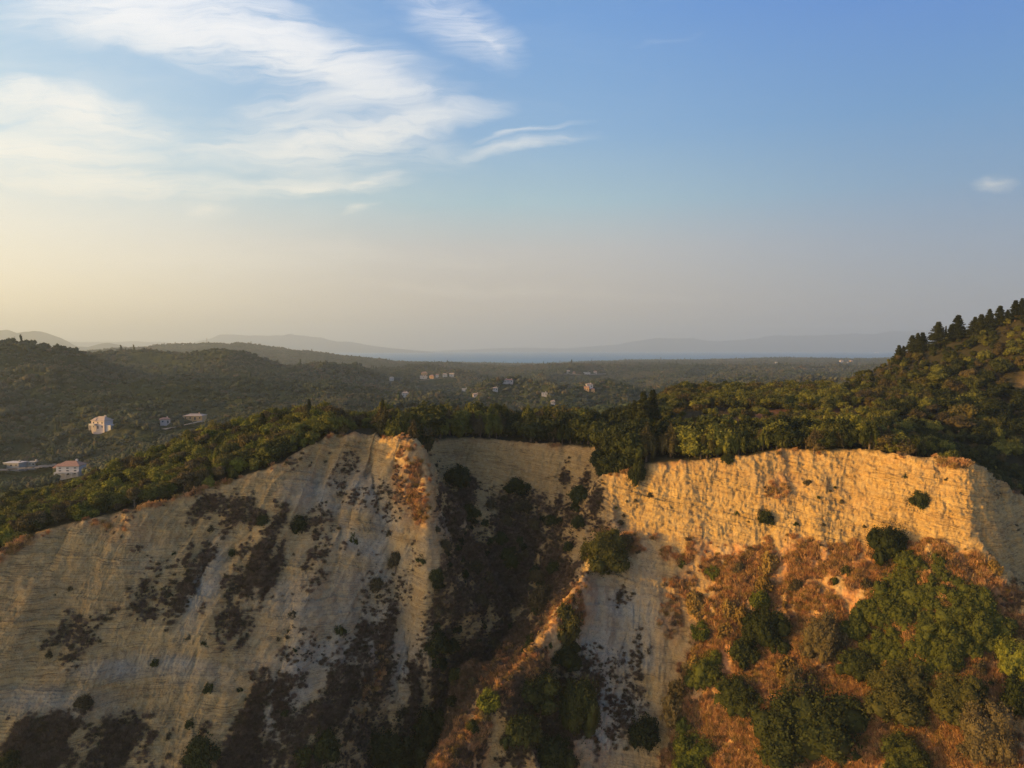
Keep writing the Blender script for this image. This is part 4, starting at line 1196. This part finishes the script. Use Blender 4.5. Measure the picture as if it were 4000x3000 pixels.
for a, b in [(2235, 2350), (2170, 2430), (2090, 2500), (2020, 2610), (1990, 2660), (1930, 2700), (1880, 2800), (1800, 2880), (1770, 2950), (2140, 2520)]:
    SMALL.append((a + rnd.uniform(-12, 12), b, rnd.choice([30, 38, 46]), .9, rnd.choice(['brown', 'shrub', 'gold']), 'small bush on the lit crest of the spur', 'small bushes on the crest of the spur'))
SMALL.sort(); cnt = {}
for a, b, w, f, mt, lab, g in SMALL:
    cnt[g] = cnt.get(g, 0) + 1
    put_shrub(int(a), int(b), w, w * f, mt, ORD[cnt[g] - 1] + ' ' + lab, g)



def build_thicket():
    """the big pointed thicket right of the middle: one plant mass of many domes"""
    rng = np.random.default_rng(8); rr = random.Random(8)
    c0 = place_on(3620, 2420, NEAR, 84, 300, .15); lob = []
    poly = [(3560, 2160), (3660, 2190), (3780, 2290), (3880, 2390), (3955, 2460), (3900, 2520), (3760, 2580), (3640, 2660), (3480, 2660), (3400, 2570), (3290, 2480), (3300, 2410), (3380, 2340), (3470, 2260)]
    def inside(x, y):
        r = False; j = len(poly) - 1
        for i in range(len(poly)):
            if (poly[i][1] > y) != (poly[j][1] > y) and x < (poly[j][0] - poly[i][0]) * (y - poly[i][1]) / (poly[j][1] - poly[i][1]) + poly[i][0]: r = not r
            j = i
        return r
    k = 0
    while k < 230:
        px, py = rr.uniform(3290, 3950), rr.uniform(2160, 2660)
        if not inside(px, py): continue
        x, y, z = place_on(px, py + 22, NEAR, 84, 300, .15); r = rr.uniform(.9, 1.9)
        lob.append((x - c0[0], y - c0[1], z - c0[2] + rr.uniform(.2, 1.3), r, r, r * rr.uniform(.9, 1.4))); k += 1
    me = crown('foliage', lob, 150000, .27, rng, M['shrub'], 12, .34, .72)
    e = bpy.data.objects.new('thicket', None); link(e); e.location = c0
    tagset(e, 'huge olive-green thicket with pointed top on the right of the rust slope', 'thicket')
    link(bpy.data.objects.new('foliage', me), e)
    tm = trunk('stem', 2.2, .2, [(1.4, .4, 1.8), (-1.3, .5, 1.6), (.2, -1.2, 1.5)], rng); link(bpy.data.objects.new('stem', tm), e)


build_thicket()

# ---- dry grass and scrub as ground cover
def tuft(i, mat, nb, h, w):
    rng = np.random.default_rng(700 + i)
    a = rng.uniform(0, 6.28, nb); lean = rng.uniform(.1, 1, nb) * w; L = h * rng.uniform(.5, 1.1, nb)
    d = np.stack([np.cos(a), np.sin(a)], 1); base = rng.normal(0, w * .45, (nb, 2))
    V = np.zeros((nb, 4, 3)); pw = rng.uniform(.018, .045, nb)[:, None]; pr = np.stack([-d[:, 1], d[:, 0]], 1)
    V[:, 0, :2] = base - pr * pw; V[:, 1, :2] = base + pr * pw
    tip = base + d * lean[:, None]
    V[:, 2, :2] = tip + pr * pw * .8; V[:, 3, :2] = tip - pr * pw * .6; V[:, 2, 2] = L; V[:, 3, 2] = L * .93; V[:, :2, 2] = -.15
    me = raw_mesh('tuft', V.reshape(-1, 3), np.arange(4 * nb).reshape(nb, 4), False); me.materials.append(M[mat])
    return me


def ground_cover():
    rng = np.random.default_rng(4)
    Pn = NB['P'].reshape(-1, 3); px = NB['px'].ravel(); py = NB['py'].ravel()
    ok = (px > -150) & (px < 4150) & (py < 3120)
    for name, wgt, n, mats, sc, lab in [('dry_grass', np.clip(NB['rust'] - .25, 0, 1).ravel(), 42000, ['dry', 'dead', 'gold'], (.3, 1.0), 'rust-coloured dry grass and low scrub covering the sunlit slopes'),
                                        ('dead_scrub', (np.clip(NB['veg'] - .1, 0, 1) ** 1.5).ravel(), 36000, ['dead', 'dead', 'dead'], (.2, .7), 'dark dead scrub covering gully and left cliff patches')]:
        if name == 'dry_grass': wgt = wgt * np.clip(.55 + 1.3 * fbm(Pn[:, 0] / 2.6, Pn[:, 1] / 2.6, Pn[:, 2] / 5, 3, 661), 0, 1)
        w = wgt * ok; k = rng.choice(len(w), n, replace=False if (w > 0).sum() > n else True, p=w / w.sum())
        src = [tuft(10 * j + (0 if name == 'dry_grass' else 50), m, 110, .8, .8) for j, m in enumerate(mats)]
        src += [shrub_mesh(60 + j, mats[0], 150, .40, 'clump', 3) for j in range(2)]
        idx = rng.choice(5, n, p=[.58, .14, .16, .06, .06] if name == 'dry_grass' else [.40, .36, .14, .05, .05]); s = rng.uniform(*sc, n); s = np.where(idx > 2, s * .6, s)
        scatter(name, Pn[k], s, idx, src, lab, .3, 5)


ground_cover()

# ------------------------------------------------------------------ far houses, woods, mast and boats
M.update(white=m_plain('white_plaster', (0.54, 0.51, 0.48), 0.8, .06, 1.0), pink=m_plain('pinkish_plaster', (0.60, 0.50, 0.46), 0.8, .06, 1.0),
         ochre=m_plain('ochre_and_sunlit_plaster', (0.60, 0.36, 0.17), 0.8, .08, 1.0), tile=m_plain('terracotta_tiles', (0.34, 0.19, 0.14), 0.85, .25, 1.5),  # ochre also puts evening sunlight into the colour of orange-lit walls
         paletile=m_plain('pale_tiles', (0.42, 0.33, 0.27), 0.85, .2, 1.5), pane=m_plain('dark_window', (0.03, 0.035, 0.045), 0.3, .1, 1.0),
         concrete=m_plain('bare_concrete', (0.36, 0.34, 0.31), 0.9, .15, .6), steel=m_plain('painted_steel', (0.30, 0.29, 0.28), 0.6, .1, 1.0),
         hull=m_plain('white_ship_paint', (0.80, 0.78, 0.76), 0.5, .04, .05))


class MB:
    def __init__(self): self.V = []; self.F = []
    def box(self, x0, x1, y0, y1, z0, z1):
        k = len(self.V)
        self.V += [(x, y, z) for x in (x0, x1) for y in (y0, y1) for z in (z0, z1)]
        self.F += [tuple(k + i for i in f) for f in ((0, 1, 3, 2), (4, 6, 7, 5), (0, 4, 5, 1), (2, 3, 7, 6), (0, 2, 6, 4), (1, 5, 7, 3))]
        return self
    def poly(self, pts, faces):
        k = len(self.V); self.V += list(pts); self.F += [tuple(k + i for i in f) for f in faces]; return self
    def build(self, name, mat, parent=None, bevel=0.0):
        me = bpy.data.meshes.new(name); me.from_pydata(self.V, [], self.F); me.materials.append(M[mat])
        return link(bpy.data.objects.new(name, me), parent)


def hip(mb, w, d, z, h, o=.5, ridge=.45):
    x, y = w / 2 + o, d / 2 + o; r = w * ridge / 2
    return mb.poly([(-x, -y, z), (x, -y, z), (x, y, z), (-x, y, z), (-r, 0, z + h), (r, 0, z + h), (-x, -y, z - .2), (x, -y, z - .2), (x, y, z - .2), (-x, y, z - .2)],
                   [(0, 1, 5, 4), (2, 3, 4, 5), (1, 2, 5), (3, 0, 4), (6, 9, 8, 7), (0, 6, 7, 1), (1, 7, 8, 2), (2, 8, 9, 3), (3, 9, 6, 0)])


HOUSE_BOX = []


def house(px, py, wpx, hpx, wall, roof, label, storeys=2, rz=0.0, style='hip', lift=1.5):
    x, y, z = place_on(px, py, FARG, 330, 8000, 4.0); m = F / y
    w = wpx / m; h = hpx / m * .68; d = w * .72; s = h / storeys
    e = bpy.data.objects.new('house', None); link(e); e.location = (x, y, z - .5 + lift); e.rotation_euler = (0, 0, rz)
    tagset(e, label, 'house', None)
    body = MB().box(-w / 2, w / 2, -d / 2, d / 2, -4, h + .5).build('wall', wall, e)
    rf = MB()
    if style == 'flat': rf.box(-w / 2 - .3, w / 2 + .3, -d / 2 - .3, d / 2 + .3, h + .5, h + .8)
    else: hip(rf, w, d, h + .5, max(1.2, hpx / m * .34), .5, .45 if style == 'hip' else 1.0)
    r = rf.build('roof', roof, e)
    if wpx >= 16: MB().box(w * .18, w * .18 + .9, .2, 1.1, h + .6, h + hpx / m * .34 + 1.2).build('chimney', wall, r)
    nw = max(2, min(7, int(w / 3)))
    for k in range(storeys):
        for i in range(nw):
            cx = -w / 2 + (i + .5) * w / nw; z0 = k * s + s * .38
            if k == 0 and i == nw // 2: MB().box(cx - .6, cx + .6, -d / 2 - .06, -d / 2 + .1, .1, s * .8).build('door', 'pane', e); continue
            MB().box(cx - .55, cx + .55, -d / 2 - .06, -d / 2 + .1, z0, z0 + s * .42).build('window', 'pane', e)
    HOUSE_BOX.append((px - wpx * .75, px + wpx * .75, py - hpx * 1.25 - 6, py + hpx * .12 + 2, y))
    return e, w, d, h


def arch_strip(mb, x0, x1, y, z0, z1, n, t=.35):
    """colonnade: piers and arch heads cut as one stepped sheet with thickness"""
    sp = (x1 - x0) / n
    for i in range(n + 1): mb.box(x0 + i * sp - .22, x0 + i * sp + .22, y, y + t, z0, z1)
    for i in range(n):
        for k in range(6):
            a = k / 6; b = (k + 1) / 6; u = abs((a + b) / 2 - .5) * 2
            zz = z1 - .25 - (1 - math.sqrt(max(0, 1 - u * u))) * sp * .42
            mb.box(x0 + (i + a) * sp + (.22 if k == 0 else 0), x0 + (i + b) * sp - (.22 if k == 5 else 0), y + .01, y + t - .01, zz, z1 - .002 * k)
    return mb


# two houses large enough to show their fronts
e, w, d, h = house(400, 1685, 60, 44, 'pink', 'paletile', 'pinkish two-storey villa with pale hipped roof and columned porch, alone among the dark woods', 2, R(-14), 'hip', 2.5)
MB().box(w / 2, w / 2 + 4.5, -d / 2 + 1, d / 2 - 2, -3, h * .5).build('terrace', 'white', e)
arch_strip(MB(), -w / 2, -w * .1, -d / 2 - 2.2, -1, h * .52, 3).build('porch', 'white', e)
MB().box(-w / 2 - .2, -w * .08, -d / 2 - 2.3, -d / 2 - .1, h * .52, h * .52 + .9).build('balcony', 'white', e)
hip(MB(), w * .35, d * .7, h + .5, 1.9, .3).build('roof', 'paletile', e).location = (-w * .28, -d * .25, 0.05)
MB().box(w / 2 + 4, w / 2 + 11, -d / 2 - 3, d / 2 - 4, -3.5, -2.6).build('pavement', 'concrete', e)
e, w, d, h = house(280, 1866, 84, 46, 'white', 'tile', 'white three-storey house with red tile roof and arched ground floor, below the pinkish villa', 3, R(6), 'hip', 2.5)
arch_strip(MB(), -w / 2, w / 2, -d / 2 - 1.9, -1, h * .36, 4).build('arcade', 'white', e)
MB().box(-w / 2 - .1, w / 2 + .1, -d / 2 - 2.0, -d / 2 - .1, h * .36, h * .36 + .25).build('balcony', 'white', e)
hip(MB(), w * .42, d * .45, h + .6, 1.6, .5).build('roof', 'tile', e).location = (-w * .46, -d * .1, -h * .25)
house(762, 1644, 72, 20, 'ochre', 'paletile', 'long low house with pale tiled roof, right above the left wooded slope', 1, R(4))
house(645, 1668, 36, 20, 'pink', 'tile', 'small house with pink-red roof half hidden in trees left of the long low one', 1, R(30))
house(62, 1838, 64, 13, 'concrete', 'white', 'long low pale building with flat roof beside the track at left photo edge', 1, R(-6), 'flat', 3.2)
house(132, 1834, 30, 13, 'concrete', 'concrete', 'small flat-roofed shed right of the long low pale building', 1, R(-6), 'flat', 3.0)
for q in [(1658, 1467, 22, 12, 'ochre', 'tile', 'orange-roofed house standing behind the wide white one of the hamlet', 2, .2, 'hip'),
          (1655, 1479, 28, 10, 'white', 'concrete', 'wide white house at the left end of the valley hamlet', 1, .05, 'flat'),
          (1687, 1480, 17, 13, 'ochre', 'tile', 'orange-lit house just right of the wide white one in the hamlet', 2, -.2, 'hip'),
          (1708, 1473, 13, 9, 'white', 'tile', 'small white house right of the orange-lit one in the hamlet', 1, .1, 'hip'),
          (1738, 1470, 18, 9, 'white', 'paletile', 'white house with pale roof, fourth in the row of the hamlet', 1, .1, 'hip'),
          (1765, 1470, 18, 10, 'white', 'paletile', 'white gabled house at the right end of the valley hamlet', 1, -.1, 'gable'),
          (1530, 1485, 15, 11, 'white', 'paletile', 'lone white house left of the valley hamlet', 2, .3, 'hip'),
          (1583, 1552, 26, 16, 'white', 'paletile', 'white two-part house just above the treetops of the plateau', 2, .1, 'hip'),
          (1816, 1529, 23, 12, 'white', 'concrete', 'white flat-roofed house in the middle valley', 2, .0, 'flat'),
          (1934, 1528, 19, 10, 'white', 'paletile', 'small pale house right of the flat-roofed one in the middle valley', 1, .2, 'hip'),
          (1860, 1556, 25, 14, 'pink', 'paletile', 'pinkish house with broad roof just behind the treetops in the middle', 1, .15, 'hip'),
          (1972, 1497, 26, 12, 'white', 'tile', 'white house with red roof above the middle valley', 1, .1, 'gable'),
          (1993, 1496, 22, 10, 'pink', 'tile', 'low red-roofed annexe right of the white house in mid valley', 1, -.1, 'hip'),
          (2219, 1458, 15, 10, 'white', 'paletile', 'white house left in the far row on the hillside', 1, .1, 'hip'),
          (2242, 1461, 10, 8, 'ochre', 'tile', 'tiny orange house second in the far row on the hillside', 1, .1, 'hip'),
          (2292, 1461, 26, 6, 'white', 'concrete', 'long low white building right in the far hillside row', 1, .0, 'flat'),
          (2325, 1457, 12, 7, 'white', 'tile', 'tiny white house at the right end of the far hillside row', 1, .0, 'hip'),
          (2302, 1514, 26, 12, 'white', 'paletile', 'grey-white house above the two orange-lit houses', 2, .1, 'hip'),
          (2292, 1529, 19, 14, 'ochre', 'tile', 'left one of the two orange-lit houses in the right valley', 2, -.3, 'gable'),  # ochre of this pair carries the orange sunlight in the wall colour
          (2315, 1533, 13, 12, 'ochre', 'tile', 'right one of the two orange-lit houses in the right valley', 2, -.3, 'gable'),
          (2127, 1546, 22, 9, 'white', 'concrete', 'low pale building near the treetops, left of the orange-lit houses', 1, .0, 'flat'),
          (2160, 1580, 16, 10, 'white', 'paletile', 'small white house just peeping over the plateau trees', 1, .0, 'hip'),
          (3032, 1421, 9, 7, 'white', 'paletile', 'tiny lone white house below the coastal ridge on the right', 1, .1, 'hip'),
          (3287, 1417, 13, 10, 'pink', 'paletile', 'pale pink house left in the far row by the right hill', 2, .1, 'hip'),
          (3311, 1420, 7, 6, 'white', 'paletile', 'tiny white house between two others in the far row by the right hill', 1, .1, 'hip'),
          (3325, 1416, 11, 8, 'ochre', 'paletile', 'yellow house at the right of the far row by the right hill', 2, .1, 'hip')]:
    house(*q)

# lattice mast on the long hill
x, y, z = P(808, 1340, 4000); mb = MB(); hh = 25.0
for k in range(4):
    sx, sy = (1, 1, -1, -1)[k], (1, -1, 1, -1)[k]
    mb.poly([(sx * 1.6 - .2, sy * 1.6 - .2, -6), (sx * 1.6 + .2, sy * 1.6 - .2, -6), (sx * 1.6 + .2, sy * 1.6 + .2, -6), (sx * 1.6 - .2, sy * 1.6 + .2, -6),
             (sx * .5 - .2, sy * .5 - .2, hh), (sx * .5 + .2, sy * .5 - .2, hh), (sx * .5 + .2, sy * .5 + .2, hh), (sx * .5 - .2, sy * .5 + .2, hh)],
            [(0, 1, 5, 4), (1, 2, 6, 5), (2, 3, 7, 6), (3, 0, 4, 7), (4, 5, 6, 7)])
for k in range(9):
    zz = -3 + k * 3.2; r = 1.6 - 1.1 * (zz + 6) / (hh + 6)
    mb.box(-r, r, -r - .12, -r + .12, zz, zz + .3).box(-r, r, r - .12, r + .12, zz, zz + .3).box(-r - .12, -r + .12, -r, r, zz + .31, zz + .6).box(r - .12, r + .12, -r, r, zz + .31, zz + .6)
ms = bpy.data.objects.new('radio_mast', None); link(ms); ms.location = (x, y, z)
tagset(ms, 'thin radio mast standing on the long bluish hill at the left', 'mast')
mb.build('lattice', 'steel', ms); MB().box(-.9, .9, -.9, .9, hh, hh + 3.5).build('antenna', 'steel', ms)


def ship(px, py, wpx, label, sail=False):
    _, _, b = P(px, py, 1.0); Y = SEA / b; x = P(px, py, Y)[0]; L = wpx / (F / Y)
    e = bpy.data.objects.new('sailing_boat' if sail else 'ship', None); link(e); e.location = (x, Y, SEA); tagset(e, label, 'boat' if sail else 'ship')
    w = L * .15; hz = L * .07
    MB().poly([(-L / 2, -w / 2, hz), (-L / 2, w / 2, hz), (L * .38, w / 2, hz), (L / 2, 0, hz * 1.25), (L * .38, -w / 2, hz), (-L * .46, -w * .35, -1), (-L * .46, w * .35, -1), (L * .38, w * .3, -1), (L * .44, 0, -1), (L * .38, -w * .3, -1)],
              [(0, 1, 2, 3, 4), (5, 9, 8, 7, 6), (0, 5, 6, 1), (1, 6, 7, 2), (2, 7, 8, 3), (3, 8, 9, 4), (4, 9, 5, 0)]).build('hull', 'hull', e)
    if sail:
        MB().poly([(0, -.3, hz), (-L * .45, -.3, hz + 2), (0, -.3, L * 1.3), (0, .3, hz), (-L * .45, .3, hz + 2), (0, .3, L * 1.3)], [(0, 1, 2), (5, 4, 3), (0, 3, 4, 1), (1, 4, 5, 2), (2, 5, 3, 0)]).build('sail', 'hull', e)
    else:
        MB().box(-L * .40, L * .30, -w * .42, w * .42, hz, hz * 1.9).box(-L * .36, L * .22, -w * .36, w * .36, hz * 1.9, hz * 2.7).box(L * .10, L * .24, -w * .4, w * .4, hz * 2.7, hz * 3.1).build('superstructure', 'hull', e)
        MB().box(-L * .2, -L * .12, -w * .15, w * .15, hz * 2.7, hz * 4).build('funnel', 'hull', e)


ship(3425, 1379, 20, 'large white ferry on the sea near the right hill')
ship(2528, 1378, 12, 'small white ship on the horizon in the middle of the sea')
ship(2370, 1376, 9, 'smallest white ship on the horizon, left of the others')
ship(3300, 1388, 3, 'little sailing boat on the sea left of the ferry', True)


def track(pts, w, name='road'):
    P3 = []
    for (a, b), (c, d) in zip(pts[:-1], pts[1:]):
        for k in range(14):
            P3.append(place_on(a + (c - a) * k / 14, b + (d - b) * k / 14, FARG, 330, 8000, 2.0))
    P3 = np.array(P3); t = np.gradient(P3[:, :2], axis=0); t /= np.linalg.norm(t, axis=1, keepdims=True) + 1e-6
    nrm = np.stack([-t[:, 1], t[:, 0]], 1) * w / 2; n = len(P3)
    V = np.zeros((2 * n, 3)); V[:n, :2] = P3[:, :2] + nrm; V[n:, :2] = P3[:, :2] - nrm
    V[:, 2] = samp(FARG, V[:, 0], V[:, 1]) + 2.3
    i = np.arange(n - 1); me = raw_mesh(name, V, np.stack([i, i + 1, i + 1 + n, i + n], 1)); me.materials.append(M['dust'])
    link(bpy.data.objects.new(name, me))['kind'] = 'structure'
    for q in P3[::2]:
        px, py = proj(*q); HOUSE_BOX.append((px - 9, px + 9, py - 5, py + 3, q[1]))


M['dust'] = m_plain('pale_dusty_track', (0.20, 0.165, 0.125), 0.95, .15, .2)
track([(-60, 1856), (40, 1850), (130, 1842), (240, 1830)], 5)
track([(640, 1690), (720, 1672), (800, 1655)], 3)
track([(1640, 1490), (1720, 1482), (1790, 1478)], 6)
track([(2200, 1464), (2300, 1466), (2380, 1462)], 9)


def far_tree(i, mat='far'):
    rng = np.random.default_rng(900 + i); Vs = []; Fs = []; off = 0
    if i < 4:
        lob = [(rng.uniform(-1.6, 1.6), rng.uniform(-1.6, 1.6), rng.uniform(1.5, 3.6), rng.uniform(1.3, 2.2), rng.uniform(1.3, 2.2), rng.uniform(1.2, 2.2)) for _ in range(4)]
    else: lob = [(0, 0, 2.5, 1.1, 1.1, 3.2), (0, 0, 5.5, .8, .8, 3.6)]
    return crown('crown', lob, 190, .80, rng, M[mat], 3, .45, .90)


def far_woods():
    rng = np.random.default_rng(12)
    ys = np.geomspace(300, 6500, 420); pxs, hz = ground_horizon(FARG, ys)
    ysn = np.arange(84, 440, 1.0); _, hn = ground_horizon(NEAR, ysn); nearsky = hn[:, -1]
    pts = []; sc = []; ix = []
    N0 = 900000
    # candidates evenly spread over the ground, thinned with distance
    lx = rng.uniform(-.80, .80, N0); ly = np.exp(rng.uniform(math.log(340), math.log(6000), N0))
    x = lx * ly; z = samp(FARG, x, ly); px, py = proj(x, ly, z)
    c = np.clip(((px + 800) / 8).astype(int), 0, len(pxs) - 1)
    r = np.searchsorted(ys, ly) - 2; r = np.clip(r, 0, len(ys) - 1)
    S = 0.72 + np.clip(ly / 1300, 0, 1.1)
    hpx = 6 * S * F / ly
    vis = (py - hpx * .9 < hz[c, r]) & (py - hpx < nearsky[c] + 8) & (px > -90) & (px < 4090)
    # weight by screen size of a patch of ground at this place
    dens = fbm(x / 120, ly / 160, x * 0, 3, 66)
    field = (fbm(x / 90, ly / 60, x * 0 + 5, 2, 67) > .62) & (ly > 600)
    vis &= ~field
    k = np.nonzero(vis)[0]
    slot = {}
    keep = []
    for j in k:
        cell = (int(px[j] / (hpx[j] * .42 + 1.6)), int(py[j] / (hpx[j] * .16 + 1.1)))
        key = (cell, int(math.log(ly[j]) * 6))
        if key in slot: continue
        b = False
        for x0, x1, y0, y1, yy in HOUSE_BOX:
            if x0 < px[j] < x1 and y0 < py[j] < y1 + hpx[j] * .9 and ly[j] < yy + 12: b = True; break
        if b: continue
        slot[key] = 1; keep.append(j)
    keep = np.array(keep); print('far trees', len(keep))
    pn = fbm(x[keep] / 150, ly[keep] / 220, 0 * x[keep], 3, 71) + rng.normal(0, .35, len(keep))
    idx = np.where(pn > .25, rng.integers(6, 8, len(keep)), rng.integers(0, 4, len(keep))); idx = np.where(rng.random(len(keep)) < .012, rng.integers(4, 6, len(keep)), idx)
    s = S[keep] * rng.uniform(.5, 1.2, len(keep)) * np.clip(.85 + .5 * fbm(x[keep] / 60, ly[keep] / 60, 0 * x[keep], 2, 72), .5, 1.3)
    s3 = np.stack([s, s, s * rng.uniform(.75, 1.1, len(s))], 1)
    scatter('far_woods', np.stack([x[keep], ly[keep], z[keep] - .5], 1), s3, idx, [far_tree(i) for i in range(6)] + [far_tree(i, 'pale') for i in (2, 3)], 'woods and olive groves covering the valley and far hills', .06)


far_woods()
x = 0
for px, py, h, kind in [(215, 1387, 17, 'first'), (262, 1396, 15, 'second'), (295, 1400, 14, 'third'), (835, 1400, 14, 'fourth'), (1000, 1404, 13, 'fifth'), (1040, 1405, 14, 'sixth')]:
    a, yy, b = place_on(px, py + 3, FARG, 600, 2000, 5.0)
    hm = h / (F / yy)
    add_tree('conifer', 2, (a, yy, b - .5), hm + 2, 0, {'first': 'leftmost', 'sixth': 'rightmost'}.get(kind, kind) + ' lone dark tree on the skyline of the left wooded hills', 'lone trees on the left skyline', wide=.8)


# ------------------------------------------------------------------ haze
def build_haze():
    bm = bmesh.new()
    x0, x1, y0, y1, z0, z1 = -64000, 64000, -600, 29000, -172, 900
    vs = [bm.verts.new((x, y, z)) for x in (x0, x1) for y in (y0, y1) for z in (z0, z1)]
    for f in [(0, 1, 3, 2), (4, 6, 7, 5), (0, 4, 5, 1), (2, 3, 7, 6), (0, 2, 6, 4), (1, 5, 7, 3)]: bm.faces.new([vs[i] for i in f])
    bmesh.ops.recalc_face_normals(bm, faces=bm.faces)
    me = bpy.data.meshes.new('haze'); bm.to_mesh(me); bm.free()
    m = bpy.data.materials.new('pale_haze'); m.use_nodes = True; N = m.node_tree.nodes
    for n in list(N): N.remove(n)
    v = N.new('ShaderNodeVolumePrincipled'); o = N.new('ShaderNodeOutputMaterial'); m.node_tree.links.new(v.outputs[0], o.inputs['Volume'])
    v.inputs['Color'].default_value = (0.70, 0.86, 1.0, 1); v.inputs['Density'].default_value = HAZE; v.inputs['Anisotropy'].default_value = 0.3
    me.materials.append(m)
    link(bpy.data.objects.new('haze', me))['kind'] = 'stuff'


HAZE = 1.0e-4
build_haze()
